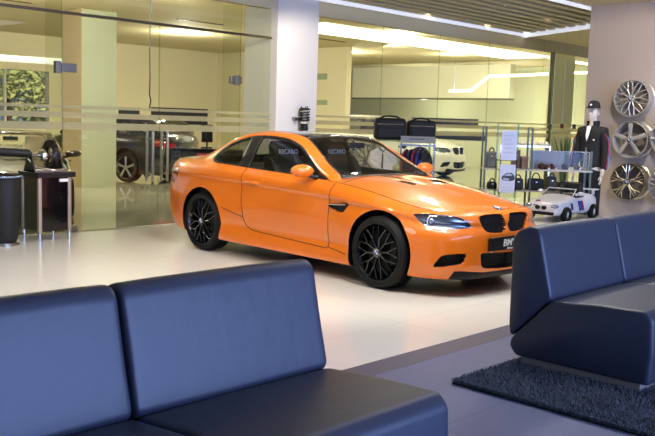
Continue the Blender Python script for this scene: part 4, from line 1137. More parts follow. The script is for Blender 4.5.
# coilover on the pillar
sp = aty(300.0, 119, 9.78); co = thing('mounted_shock_absorber', 'black and silver coil shock absorber mounted on the white pillar', 'car part', (sp.x, 9.80, sp.z))
q = MB(); q.box((-.15, -.02, -.02), (.15, 0, .02)); q.cyl((-.135, -.07, 0), (-.135, 0, 0), .028); q.cyl((.135, -.07, 0), (.135, 0, 0), .028); q.out('wall_bracket', STEELB, co)
q = MB(); q.cyl((0, -.12, -.36), (0, -.12, -.05), .058, n=20)
for z_ in (-.32, -.26, -.20, -.14): q.cyl((0, -.12, z_-.008), (0, -.12, z_+.008), .068, n=20)
q.out('damper_body', BLKM, co)
q = MB(); q.tube([(.075*math.cos(a), -.12+.075*math.sin(a), -.05+.19*a/(2*PI*4.5)) for a in np.linspace(0, 2*PI*4.5, 110)], .012, n=8); q.out('spring', BLKM, co)
q = MB(); q.cyl((0, -.12, .14), (0, -.12, .16), .09, n=20); q.cyl((0, -.12, .16), (0, -.12, .175), .07, n=20)
for a in (0, 2.1, 4.2): q.cyl((.055*math.cos(a), -.12+.055*math.sin(a), .17), (.055*math.cos(a), -.12+.055*math.sin(a), .20), .008)
q.out('top_mount', BLKM, co)
q = MB(); q.cyl((0, -.12, -.1), (0, -.12, .15), .035, n=16); q.cyl((0, -.12, .09), (0, -.12, .13), .07, n=18); q.cyl((0, -.12, -.07), (0, -.12, -.04), .08, n=18); q.box((.06, -.10, -.36), (.085, -.02, .0)); q.out('damper_rod', mat('pale_damper', '#cfc8b4', .4, metal=.2), co)
# hanging cable
A = aty(150, 30, 13.5); q = MB(); q.tube([(A.x, 13.5, IZ), (A.x+.015, 13.5, 3.3), (A.x-.01, 13.5, 2.9), (A.x+.01, 13.5, 2.2), (A.x, 13.5, 1.9), (A.x+.03, 13.5, 1.8), (A.x, 13.5, 1.62)], .014, n=6)
tag(q.out('hanging_cable', RUBBER), 'thin dark cable hanging from the ceiling behind the glass doors', 'cable')
# reception counter
ct = at(207, 160, 18.5); c = thing('counter', 'dark counter with a red front panel behind the orange car boot', 'counter', (ct.x, ct.y, 0), math.radians(-40))
q = MB(); q.box((-.55, -.3, 0), (.75, .3, .80)); q.out('body', RUBBER, c, smooth=None)
q = MB(); q.box((-.7, -.36, .80), (.85, .36, .86)); q.out('top', GLOSSB, c, smooth=None)
q = MB(); q.box((-.2, -.32, .10), (.12, -.30, .76)); q.out('panel', mat('dark_red_panel', '#8c2a36', .4), c, smooth=None)
q = MB(); q.box((.2, -.32, .10), (.5, -.30, .76)); q.out('panel', CREAM2, c, smooth=None)
mt = at(207, 143, 18.8); c = thing('monitor', 'dark monitor standing on the counter behind the orange car', 'monitor', (mt.x, mt.y, .86), math.radians(-40))
q = MB(); q.box((-.12, -.10, 0), (.12, .10, .02)); q.cyl((0, 0, .02), (0, 0, .12), .02); q.out('stand', BLKM, c)
q = MB(); q.box((-.12, -.02, .12), (.12, .02, .50)); q.out('screen', GLOSSB, c, bevel=.005)
# ------------------------------------------------------------------ wall wheels
def wall_wheel(x_, y_, style, m_, label, R=.281):
    p = atx(x_+1.5, y_+1.2, WX-.2)
    t = thing('mounted_wheel_display', label, 'wheel', (WX, p.y, p.z), -PI/2, 'alloy wheels on the wall')
    r = rim_mesh(style, R*.955, .24, -.115); 
    bmesh.ops.translate(r.bm, verts=r.bm.verts, vec=(0, -.125, 0)); r.out('rim', m_, t, smooth=35)
    q = MB(); q.cyl((0, -.02, 0), (0, -.001, 0), R*.8, n=32); q.cyl((0, -.2, 0), (0, -.02, 0), .03, n=10); q.out('wall_bracket', mat('bracket_grey', '#8d857d', .6), t)
    roundel(t, (0, -.27, 0), (1, 0, 0), (0, -1, 0), .033, 'hub_cap')
GOLDS = mat('polished_two_tone', '#c9c2ae', .25, metal=1)
wall_wheel(631, 97.5, 'mesh', SILVER, 'silver mesh-spoke alloy wheel, topmost on the grey wall')
wall_wheel(629.5, 138.5, 'five', SILVER, 'silver alloy wheel with five broad spokes, middle of its column')
wall_wheel(627, 180.5, 'star', GOLDS, 'two-tone alloy wheel with forked spokes, lowest of its column')
wall_wheel(668, 136, 'ten', SILVER, 'silver alloy wheel cut by the frame edge, upper of two')
wall_wheel(666, 184, 'mesh', SILVER, 'silver alloy wheel cut by the frame edge, lower of two')
# ------------------------------------------------------------------ mannequin
MP = at(591, 160, 12.6); MS = 1.0
man = thing('mannequin', 'white shop mannequin in black jacket, dark trousers and black cap by the wheel wall', 'mannequin', (MP.x, MP.y, .03), math.atan2(-MP.y, -MP.x)+PI/2-.5, None, (.90, .96, 1.02))
SKINW = mat('mannequin_white', '#c9c1b8', .45)
CLOTH = mat('black_cloth', '#121214', .8, var=.15); NAVY = mat('dark_trouser_cloth', '#15161d', .85); REDS = mat('red_stripe', '#a01828', .7); BLUS = mat('blue_stripe', '#2b4a9a', .7); LBLUS = mat('light_blue_stripe', '#5a8fd0', .7)
def skin(name, chains, m_, parent, sub=2):
    """chains: list of [(x,y,z,r), ...]; equal points are welded"""
    vs, es, rad, idx = [], [], [], {}
    for ch in chains:
        prev = None
        for x, y, z, r in ch:
            kk = (round(x, 4), round(y, 4), round(z, 4))
            if kk not in idx: idx[kk] = len(vs); vs.append((x, y, z)); rad.append(r)
            if prev is not None: es.append((prev, idx[kk]))
            prev = idx[kk]
    me = bpy.data.meshes.new(name); me.from_pydata(vs, es, []); o = link(name, me, m_, parent)
    s = o.modifiers.new('skin', 'SKIN'); sv = me.skin_vertices[0].data
    for i, r in enumerate(rad):
        sv[i].radius = r if isinstance(r, tuple) else (r, r); sv[i].use_root = (i == 0)
    s.use_smooth_shade = True
    b = o.modifiers.new('sub', 'SUBSURF'); b.levels = sub; b.render_levels = sub
    return o
ped = MB(); ped.cyl((0, 0, -.03), (0, 0, -.004), .2, n=32); ped.out('stand_base', STEELB, man)
body = [[(0, 0, .95, (.15, .11)), (0, 0, 1.10, (.14, .10)), (0, 0, 1.28, (.16, .11)), (0, 0, 1.42, (.15, .10)), (0, .0, 1.50, (.065, .06)), (0, -.01, 1.58, .055), (0, -.02, 1.64, (.07, .08)), (0, -.015, 1.73, (.075, .092)), (0, -.005, 1.80, (.055, .07))],
        [(0, 0, .95, (.15, .11)), (.09, 0, .86, .095), (.105, -.01, .5, .062), (.105, .01, .10, .042), (.105, -.02, .04, .04), (.11, -.14, .025, .03)],
        [(0, 0, .95, (.15, .11)), (-.09, 0, .86, .095), (-.105, -.01, .5, .062), (-.105, .01, .10, .042), (-.105, -.02, .04, .04), (-.11, -.14, .025, .03)]]
for s in (-1, 1):
    body.append([(0, 0, 1.42, (.15, .10)), (s*.17, 0, 1.42, .065), (s*.235, .01, 1.16, .048), (s*.25, -.05, .92, .034), (s*.25, -.075, .86, (.022, .034)), (s*.25, -.09, .79, (.016, .028))])
bo = skin('body', body, SKINW, man)
for s in (-1, 1):
    fch = []
    for i, (dx, L_) in enumerate(((-.024, .075), (-.008, .085), (.008, .08), (.023, .065))):
        fch.append([(s*.25+0, -.09, .80, .018), (s*.25+.003*s, -.095+dx*1.0, .765, .0085), (s*.245, -.105+dx*1.05, .765-L_*.55, .0075), (s*.236, -.108+dx*1.05, .765-L_, .006)])
    fch.append([(s*.25, -.09, .80, .018), (s*.236, -.125, .785, .009), (s*.225, -.14, .745, .0075)])
    skin('hand', fch, SKINW, man, 1)
q = MB(); q.ell((0, -.112, 1.675), (.012, .02, .024)); q.out('nose', SKINW, man); q = MB(); q.ell((0, -.102, 1.628), (.022, .01, .006)); q.out('mouth', SKINW, man)
for s in (-1, 1):
    q = MB(); q.ell((s*.03, -.098, 1.70), (.014, .008, .006)); q.out('eye', SKINW, man); q = MB(); q.ell((s*.078, .005, 1.68), (.01, .02, .032)); q.out('ear', SKINW, man)
# clothing
jk = [[(0, 0, .88, (.20, .145)), (0, 0, .98, (.195, .14)), (0, 0, 1.15, (.185, .135)), (0, .005, 1.32, (.20, .14)), (0, .01, 1.455, (.175, .115)), (0, .015, 1.51, (.09, .085))]]
for s in (-1, 1): jk.append([(0, .01, 1.455, (.175, .115)), (s*.195, 0, 1.43, .085), (s*.245, .01, 1.17, .070), (s*.262, -.045, .93, .060), (s*.262, -.055, .895, .056)])
skin('jacket', jk, CLOTH, man)
q = MB()
q.lathe([(.125, 1.45), (.098, 1.51), (.102, 1.575), (.09, 1.57), (.084, 1.5)], n=24, mx=Matrix.Rotation(PI/2, 4, 'X') @ Matrix.Diagonal((1, 1, -1, 1)) if False else Matrix(((1, 0, 0, 0), (0, 0, 1, 0), (0, 1, 0, 0), (0, 0, 0, 1))))
for f in list(q.bm.faces):
    c_ = f.calc_center_median()
    if c_.y < -.045 and abs(c_.x) < .055: q.bm.faces.remove(f)
q.out('collar', CLOTH, man)
q = MB(); q.quad([(-.035, -.115, 1.50), (.035, -.115, 1.50), (.022, -.16, 1.36), (0, -.168, 1.29), (-.022, -.16, 1.36)]); sh = bm_obj('shirt', q.bm, WHITEM, man, smooth=None); so = sh.modifiers.new('t', 'SOLIDIFY'); so.thickness = .01
q = MB(); q.tube([(.0, -.172, 1.2), (0, -.165, 1.05), (0, -.165, .9)], .005, n=6); q.out('zip', STEELB, man)
for s in (-1, 1):
    for j, m_ in enumerate((REDS, BLUS, LBLUS)):
        q = MB(); o_ = (j-1)*.018
        q.tube([(s*.205, -.03+o_, 1.475), (s*.305, -.025+o_, 1.30), (s*.318, -.03+o_, 1.15), (s*.325, -.06+o_, 1.0), (s*.322, -.075+o_, .91)], .0065, n=6); q.out('sleeve_stripe', m_, man)
q = MB(); q.ell((.11, -.148, 1.31), (.018, .004, .012)); q.out('chest_badge', WHITEM, man)
tr = [[(0, 0, .96, (.165, .125)), (0, 0, .86, (.175, .13)), (.095, 0, .76, .105), (.108, -.01, .48, .088), (.112, .005, .06, .082)], [(0, 0, .86, (.175, .13)), (-.095, 0, .76, .105), (-.108, -.01, .48, .088), (-.112, .005, .06, .082)]]
skin('trousers', tr, NAVY, man)
q = MB(); q.lathe([(.0005, 1.865), (.05, 1.86), (.085, 1.83), (.10, 1.775), (.101, 1.752), (.092, 1.752)], n=28, mx=Matrix(((1, 0, 0, 0), (0, 0, 1, -.01), (0, 1, 0, 0), (0, 0, 0, 1))))
q.prism([(-.075, -.075), (-.07, -.135), (-.045, -.17), (0, -.182), (.045, -.17), (.07, -.135), (.075, -.075)], 1.752, 1.765, axis='z')
cp = q.out('cap', CLOTH, man); q = MB(); q.ell((.0, -.108, 1.80), (.02, .006, .014)); q.out('cap_badge', WHITEM, cp)
# ------------------------------------------------------------------ ride-on toy car on a plinth
PZ = .315
r0 = atz(565.5, 222.5, PZ); r1 = atz(592, 218.5, PZ)
fwd = Vector((r0.x-r1.x, r0.y-r1.y, 0)).normalized(); wb = (r1-r0).length
pl = thing('display_plinth', 'low white plinth under the white toy car', 'plinth', (r0.x, r0.y, 0), math.atan2(fwd.y, fwd.x))
q = MB(); q.box((-1.20, -.60, 0), (.75, .2, PZ)); q.out('plinth_body', mat('plinth_white', '#d8d4cc', .35), pl, smooth=None)
ride = thing('ride_on_car', 'white child-size toy sports car with blue and red stripes on the white plinth', 'toy car', (r0.x, r0.y, PZ), math.atan2(fwd.y, fwd.x), None, (1.0, 1.0, 1.0))
# local: x forward, origin under the near (right = -y ... ) front wheel; body lies on +/- side
lw = -.46      # lateral offset of the centre line (away from the camera)
TW = mat('toy_white', '#e2dfdc', .3, coat=.5)
def toy_body():
    bm = bmesh.new(); st = [(.21, .16, .10, .20), (.19, .22, .09, .235), (.12, .245, .08, .26), (0, .255, .08, .285), (-.14, .255, .08, .305), (-.26, .25, .08, .33), (-.30, .25, .08, .335), (-.34, .25, .08, .30), (-.62, .25, .08, .30), (-.66, .25, .08, .335), (-.80, .255, .08, .335), (-.95, .24, .09, .32), (-1.02, .21, .12, .30)]
    sc_ = wb/.80; rows = []
    for x_, w, z0, z1 in st:
        prof = [(w*.75, z0), (w*.97, z0+.02), (w, z0+(z1-z0)*.45), (w*.97, z0+(z1-z0)*.75), (w*.86, z1-.012), (w*.6, z1+.004), (0, z1+.012)]
        prof = prof + [(-a, b) for a, b in prof[-2::-1]]
        rows.append([bm.verts.new((x_*sc_, lw*.5/.5*.55+a, b)) for a, b in prof])
    for i in range(len(rows)-1):
        for k in range(len(rows[0])-1): bm.faces.new((rows[i][k], rows[i][k+1], rows[i+1][k+1], rows[i+1][k]))
    bm.faces.new(rows[0]); bm.faces.new(rows[-1][::-1])
    # cockpit
    bmesh.ops.recalc_face_normals(bm, faces=bm.faces)
    return bm
LC = lw*.55; sc_ = wb/.80
o = bm_obj('body', toy_body(), TW, ride, smooth=45, sub=1)
q = MB(); q.box((-.63*sc_, LC-.19, .285), (-.35*sc_, LC+.19, .322)); q.out('cockpit', HOLE, ride, smooth=None)
for x_ in (0, -wb):
    for s in (0, 1):
        yy = (.0+.0) if s == 0 else 2*LC
        t = MB(); t.lathe([(.05, -.035), (.088, -.04), (.10, -.02), (.10, .03), (.088, .04), (.05, .04)], n=28, closed=True); w_ = t.out('wheel', TYRE, ride); w_.location = (x_, yy*1.0+(.0), .10)
        if s == 0: w_.rotation_euler = (0, 0, PI)
        sp_ = spokes_mesh('mesh' if False else 'five', .072); sp_.lathe([(.064, -.03), (.074, -.03), (.074, .03), (.064, .03)], n=28, closed=True); sp_.out('hub', WHITEP, w_)
q = MB()
for s in (-1, 1): q.ell((.205*sc_, LC+s*.045, .185), (.03, .036, .026))
q.out('kidney_grille', HOLE, ride)
for s in (-1, 1):
    q = MB(); q.ell((.175*sc_, LC+s*.175, .205), (.05, .055, .024)); q.out('headlight', LAMPDK, ride)
q = MB(); q.box((.19*sc_, LC-.18, .095), (.235*sc_, LC+.18, .135)); q.out('bumper_intake', HOLE, ride, bevel=.008)
q = MB(); q.prism([(-.27*sc_, .325), (-.38*sc_, .40), (-.365*sc_, .403), (-.245*sc_, .325)], LC-.20, LC+.20, axis='y'); q.out('windscreen', glassmat('toy_screen', (.75, .78, .8), ior=1.4), ride)
q = MB(); q.tube([(-.265*sc_, LC-.21, .33), (-.38*sc_, LC-.195, .405), (-.38*sc_, LC+.195, .405), (-.265*sc_, LC+.21, .33)], .009, n=6); q.out('windscreen_frame', TW, ride)
q = MB(); c = Vector((-.45*sc_, LC, .42)); ax = Vector((-.8, 0, .6)).normalized(); u = Vector((0, 1, 0)); w = ax.cross(u)
q.tube([c+.085*(math.cos(a)*u+math.sin(a)*w) for a in np.linspace(0, 2*PI, 25)[:-1]], .012, n=7, closed=True); q.cyl(c-ax*.16, c+ax*.01, .016)
for a in (0, PI, -PI/2): q.tube([c, c+.085*(math.cos(a)*u+math.sin(a)*w)], .009, n=6)
q.out('steering_wheel', RUBBER, ride)
q = MB(); q.prism([(-.66*sc_, .30), (-.70*sc_, .48), (-.76*sc_, .485), (-.78*sc_, .32)], LC-.12, LC+.12, axis='y'); q.out('seat', RUBBER, ride, bevel=.025, seg=3)
q = MB(); q.box((-1.06*sc_, LC-.22, .375), (-.92*sc_, LC+.22, .39)); q.box((-1.0*sc_, LC-.18, .31), (-.96*sc_, LC-.15, .38)); q.box((-1.0*sc_, LC+.15, .31), (-.96*sc_, LC+.18, .38)); q.out('rear_wing', TW, ride, bevel=.006)
for s in (-1, 1):
    q = MB(); q.ell((-.33*sc_, LC+s*.285, .355), (.03, .045, .028)); q.tube([(-.32*sc_, LC+s*.22, .33), (-.33*sc_, LC+s*.27, .35)], .01); q.out('mirror', TW, ride)
for y_, m_ in ((-.035, BLUS), (-.015, mat('violet_stripe', '#3b2a6b', .5)), (.005, REDS)):
    q = MB(); q.prism([(.207*sc_, .205), (.125*sc_, .2725), (.125*sc_, .2755), (.212*sc_, .208)], LC-.07+y_, LC-.05+y_, axis='y'); q.out('stripe', m_, ride)
yS = LC+.262
q = MB(); q.prism([(-.40*sc_, .13), (-.47*sc_, .13), (-.40*sc_, .26), (-.33*sc_, .26)], yS-.012, yS+.002, axis='y'); q.out('side_stripe', BLUS, ride)
q = MB(); q.prism([(-.16*sc_, .15), (-.19*sc_, .15), (-.15*sc_, .24), (-.12*sc_, .24)], yS-.012, yS+.004, axis='y'); q.out('side_stripe', mat('violet_stripe', '#3b2a6b', .5), ride)
q = MB(); q.prism([(-.49*sc_, .13), (-.52*sc_, .13), (-.45*sc_, .26), (-.42*sc_, .26)], yS-.012, yS+.002, axis='y'); q.out('side_stripe', REDS, ride)
# ------------------------------------------------------------------ clothing rack
RP = at(416, 160, 12.3); ang = math.atan2(-CR.x, -CR.y); rz = math.atan2(CR.y, CR.x)
S_ = 12.3/F_PX
rack = thing('clothes_rack', 'chrome clothes rack with a grey sign board behind the orange car bonnet', 'rack', (RP.x, RP.y, 0), rz)
q = MB()
for x_ in (-.22, .25): q.box((x_-.012, -.012, 0), (x_+.012, .012, 1.28)); q.box((x_-.02, -.22, 0), (x_+.02, .22, .03))
q.box((-.22, -.012, 1.20), (.25, .012, 1.225)); q.out('rack_frame', CHROME, rack)
q = MB(); q.box((-.23, -.03, 1.245), (.26, -.012, 1.34)); q.out('sign_board', mat('grey_sign', '#8d8b80', .5), rack, smooth=None)
q = MB(); q.box((-.11, -.033, 1.295), (.10, -.029, 1.306)); q.out('sign_lettering', RUBBER, rack, smooth=None)
q = MB(); q.box((-.62, .03, 1.255), (.27, .46, 1.275)); q.box((-.60, .05, 0), (-.57, .08, 1.255)); q.box((-.60, .41, 0), (-.57, .44, 1.255)); q.box((.22, .41, 0), (.25, .44, 1.255)); q.out('top_shelf', SHELFG, rack, smooth=None)
cols = [('#6a1f34', 'wine red'), ('#22284a', 'blue'), ('#80203a', 'red'), ('#2b3770', 'bright blue'), ('#17171c', 'black')]
for i, (cc, nm) in enumerate(cols):
    t = thing('jacket', 'hanging %s jacket %s on the clothes rack' % (nm, ['at the pillar end', 'second from the pillar end', 'in the middle', 'next to the front one', 'with striped sleeve in front'][i]), 'jacket', RP+Vector((CR.x, CR.y, 0)).normalized()*(-.14+.065*i)-Vector((0, 0, RP.z-1.15)), rz+PI/2-.35, 'jackets on the clothes rack')
    m_ = mat('jacket_%d' % i, cc, .85)
    q = MB()
    q.prism([(-.055, .0), (.055, .0), (.20, -.06), (.24, -.16), (.27, -.50), (.20, -.52), (.17, -.28), (.165, -.62), (-.165, -.62), (-.17, -.28), (-.20, -.52), (-.27, -.50), (-.24, -.16), (-.20, -.06)], -.018, .018, axis='y')
    q.out('cloth', m_, t, bevel=.012, seg=2)
    q = MB(); q.tube([(0, 0, -.0), (0, 0, .03), (.018, 0, .045), (.0, 0, .065), (-.018, 0, .05)], .004, n=6); q.tube([(-.15, 0, -.03), (0, 0, .005), (.15, 0, -.03)], .006, n=6); q.out('hanger', CHROME, t)
    if i == 4:
        for s in (-1, 1):
            for j, mm in enumerate((REDS, BLUS)):
                q = MB(); q.box((s*.245-.012+j*.012*s, -.0195, -.46), (s*.245+.0+j*.012*s, .0195, -.14)); q.out('sleeve_stripe', mm, t)
BAGM = mat('black_bag_cloth', '#121211', .7, var=.2)
def duffel(x_, w, h_, label):
    t = thing('duffel_bag', label, 'bag', RP+Vector((CR.x, CR.y, 0)).normalized()*x_+Vector((CF.x, CF.y, 0)).normalized()*.25-Vector((0, 0, RP.z-1.276)), rz, 'black bags on the rack shelf')
    q = MB(); q.box((-w/2, -.18, 0), (w/2, .18, h_)); q.out('bag_body', BAGM, t, bevel=.05, seg=3)
    q = MB(); q.tube([(-w*.34, -.02, h_-.01), (-w*.2, -.03, h_+.022), (0, -.03, h_+.03), (w*.2, -.03, h_+.022), (w*.34, -.02, h_-.01)], .014, n=6); q.out('handle', BAGM, t)
    q = MB(); q.box((-w*.38, -.195, .03), (w*.38, -.175, h_*.55)); q.out('front_pocket', BAGM, t, bevel=.01)
    q = MB(); q.tube([(-w*.42, -.185, h_*.72), (w*.42, -.185, h_*.72)], .006); q.out('zip', STEELB, t)
duffel(-.375, .45, .31, 'black duffel bag on the rack shelf at the pillar end'); duffel(.075, .40, .29, 'wide black duffel bag on the rack shelf above the jackets')
# shirt on display and tyre beside it
SH = at(382, 165, 11.2); t = thing('shirt', 'white polo shirt on a hanger stand seen through the car windscreen', 'shirt', (SH.x, SH.y, 0), rz)
q = MB(); q.prism([(-.05, 1.20), (.05, 1.20), (.15, 1.15), (.20, 1.0), (.14, .96), (.125, .62), (-.125, .62), (-.14, .96), (-.20, 1.0), (-.15, 1.15)], -.05, .05, axis='y'); q.out('shirt_body', mat('shirt_cloth', '#eceae2', .85), t, bevel=.03, seg=3)
q = MB(); q.box((-.012, -.055, .93), (.012, -.048, 1.12)); q.tube([(-.05, -.05, 1.2), (0, -.06, 1.14), (.05, -.05, 1.2)], .01); q.out('collar', mat('shirt_trim', '#5a564c', .8), t)
q = MB(); q.cyl((0, 0, .02), (0, 0, .7), .014); q.cyl((0, 0, 0), (0, 0, .02), .16, n=24); q.out('stand', CHROME, t)
WP = at(365, 160, 11.6)
t = thing('wheel_display', 'dark alloy wheel on a stand behind the white shirt', 'wheel', (WP.x, WP.y, 0), rz+.2)
r = rim_mesh('mesh', .21, .2, -.08); bmesh.ops.translate(r.bm, verts=r.bm.verts, vec=(0, 0, WP.z)); r.out('rim', LAMPDK, t, smooth=35)
q = MB(); q.cyl((0, .05, 0), (0, .05, .03), .18, n=24); q.cyl((0, .05, .03), (0, .05, WP.z), .02); q.out('stand', CHROME, t)
# ------------------------------------------------------------------ brochure stand, shelves and goods
def local(px_, py_, t_): return at(px_, py_, t_)
BP = at(508, 160, 12.0); S2 = 12.0/F_PX
t = thing('brochure_stand', 'upright stand with two white posters, the lower showing a dark car', 'stand', (BP.x, BP.y, 0), rz)
z = lambda y_: at(508, y_, 12.0).z
q = MB()
for x_ in (-.16, .12):
    q.box((x_-.012, -.01, 0), (x_+.012, .01, z(124))); q.out('post', SHELFG, t, smooth=None); q = MB()
q.box((-.2, -.16, 0), (.16, .16, .02)); q.out('base', SHELFG, t, smooth=None); q = MB(); q.box((-.17, -.008, z(161)), (.13, .008, z(159.5))); q.out('cross_bar', SHELFG, t, smooth=None)
q = MB(); q.box((-.108, -.03, z(160)), (.105, -.018, z(130.5))); q.out('poster', mat('poster_white', '#dcdde6', .4), t, smooth=None)
lp = MB(); lp.box((-.108, -.03, z(193)), (.105, -.018, z(164.5))); lp = lp.out('poster', mat('poster_white', '#dcdde6', .4), t, smooth=None)
q = MB(); zz = z(177); q.prism([(-.07, zz-.045), (-.085, zz-.01), (-.06, zz+.02), (-.02, zz+.055), (.05, zz+.06), (.085, zz+.03), (.10, zz-.0), (.095, zz-.04), (.05, zz-.055)], -.034, -.030, axis='y'); o = q.out('car_picture', mat('print_dark', '#34363d', .5), lp)
q = MB(); q.prism([(-.05, zz+.012), (-.015, zz+.045), (.045, zz+.048), (.065, zz+.02)], -.036, -.033, axis='y'); q.prism([(-.06, zz-.035), (.02, zz-.045), (.02, zz-.02), (-.06, zz-.012)], -.036, -.033, axis='y'); q.out('picture_highlight', mat('print_light', '#b8bcc6', .5), lp)
q = MB()
for k_ in range(5): q.box((-.075, -.0315, z(136+k_*4.2)), (.05-.02*(k_ % 2), -.0295, z(135.2+k_*4.2)))
for k_ in range(2): q.box((-.08, -.0315, z(188+k_*2.6)), (.06, -.0295, z(187.4+k_*2.6)))
q.out('print_lines', mat('print_grey', '#c3c4cc', .6), t, smooth=None)
SHT = 12.15; SP = at(540, 172, SHT)
uX = Vector((CR.x, CR.y, 0)).normalized(); uY = Vector((CF.x, CF.y, 0)).normalized()
def onS(px_, py_, t_=SHT): return at(px_, py_, t_)
shelf = thing('glass_shelf_unit', 'glass shelf unit of thin posts behind the poster stand', 'shelf', (SP.x, SP.y, 0), rz)
S3 = SHT/F_PX
xo = lambda px_: (px_-540)*S3
zS = lambda y_: onS(540, y_).z
q = MB()
for a_ in (484.5, 530.5, 590.5):
    for b_ in (0, .26):
        q = MB(); q.box((xo(a_)-.012, b_-.012, 0), (xo(a_)+.012, b_+.012, zS(128 if a_ < 560 else 150))); q.out('post', mat('shelf_post', '#4f5a4c', .4), shelf, smooth=None)
zt, zl = zS(169.5), zS(191)
q = MB(); q.box((xo(483), -.03, zt-.02), (xo(592), .28, zt)); q.out('upper_shelf', mat('shelf_pale', '#b9b09a', .3), shelf, smooth=None)
q = MB(); q.box((xo(483), -.03, zl-.02), (xo(560), .37, zl)); q.out('lower_shelf', mat('shelf_pale', '#b9b09a', .3), shelf, smooth=None)
def shelf_pt(px_, z_, dy=.12): 
    p = SP + uX*xo(px_) + uY*dy; return Vector((p.x, p.y, z_+.001))
# goods
def handbag(px_, zz_, w, h_, m_, label, name='handbag', rot=0):
    t = thing(name, label, 'bag', shelf_pt(px_, zz_), rz+rot, None)
    q = MB(); q.prism([(-w/2, 0), (w/2, 0), (w*.43, h_), (-w*.43, h_)], -.06, .06, axis='y'); q.out('bag_body', m_, t, bevel=.02, seg=2)
    q = MB(); q.tube([(w*.22*math.cos(a), -.02, h_+w*.32*math.sin(a)) for a in np.linspace(0, PI, 10)], .009, n=6); q.out('handle', RUBBER, t)
    q = MB(); q.ell((0, -.065, h_*.7), (.02, .008, .014)); q.out('clasp', CHROME, t)
handbag(492, zt, .15, .23, mat('grey_bag', '#6f6f6a', .6), 'grey handbag with dark handles on the upper shelf beside the poster')
handbag(494, zl, .14, .10, BAGM, 'small black bag on the lower shelf beside the poster')
handbag(520, zl, .16, .16, mat('dark_brown_bag', '#2c2622', .6), 'dark brown bag on the lower shelf behind the poster edge')
handbag(538, zl, .24, .165, BAGM, 'large black bag on the lower shelf under the acrylic case')
handbag(554, zl, .14, .20, mat('slate_bag', '#34363c', .6), 'slate-grey bag on the lower shelf above the toy car')
def box_thing(px_, zz_, w, h_, d_, col_, label):
    t = thing('gift_box', label, 'box', shelf_pt(px_, zz_, .16), rz); q = MB(); q.box((-w/2, -d_/2, 0), (w/2, d_/2, h_*.72)); q.out('box_base', mat('box_'+col_[1:], col_, .6), t, bevel=.004)
    q = MB(); q.box((-w/2-.004, -d_/2-.004, h_*.72), (w/2+.004, d_/2+.004, h_)); q.out('lid', mat('lid_'+col_[1:], col_, .5), t, bevel=.004)
box_thing(517.0, zt, .095, .26, .16, '#6e4a34', 'tall brown box on the upper shelf beside the posters')
box_thing(525.8, zt, .09, .17, .16, '#8a6a50', 'lower tan box on the upper shelf between brown box and acrylic case')
# acrylic case with sunglasses
c0 = xo(533); c1 = xo(588.5)
cs = thing('acrylic_case', 'clear acrylic display case on the upper shelf before the mannequin', 'case', shelf_pt(533, zt, .0), rz)
L_ = c1-c0; h_ = zS(151)-zt
q = MB()
for a_, b_ in (((0, 0), (L_, 0)), ((L_, 0), (L_, .25)), ((L_, .25), (0, .25)), ((0, .25), (0, 0))): q.quad([(a_[0], a_[1], 0), (b_[0], b_[1], 0), (b_[0], b_[1], h_), (a_[0], a_[1], h_)])
q.quad([(0, 0, h_), (L_, 0, h_), (L_, .25, h_), (0, .25, h_)]); bm_obj('panes', q.bm, CLEARG, cs, smooth=None)
q = MB(); pts = [(0, 0), (L_, 0), (L_, .25), (0, .25)]
for a_ in pts: q.box((a_[0]-.004, a_[1]-.004, 0), (a_[0]+.004, a_[1]+.004, h_))
for i in range(4):
    a_, b_ = pts[i], pts[(i+1) % 4]; q.tube([(a_[0], a_[1], h_), (b_[0], b_[1], h_)], .004, n=4)
q.out('edges', mat('acrylic_edge', '#9aa2a6', .3), cs, smooth=None)
q = MB(); q.box((.01, .235, .0), (L_*.62, .243, h_*.96)); q.out('back_board', mat('grey_board', '#74777d', .5), cs, smooth=None)
for px_, w, cc, lb in ((546, .16, '#4a2418', 'brown pair of shoes'), (555.5, .08, '#3a1c16', 'dark brown leather wallet'), (568, .11, '#2a1a1c', 'dark sunglasses case'), (579.5, .09, '#3b2632', 'small plum coloured purse')):
    t = thing('accessory', '%s inside the acrylic case' % lb, 'accessory', shelf_pt(px_, zt, .15), rz, 'accessories in the acrylic case')
    q = MB(); q.ell((-w*.22, 0, .042), (w*.30, .05, .042)); q.ell((w*.2, .02, .032), (w*.34, .045, .032)); q.out('leather_body', mat('acc_'+cc[1:], cc, .4), t)
    q = MB(); q.box((w*.3, -.05, 0), (w*.5, -.045, .025)); q.out('price_card', WHITEM, t, smooth=None)
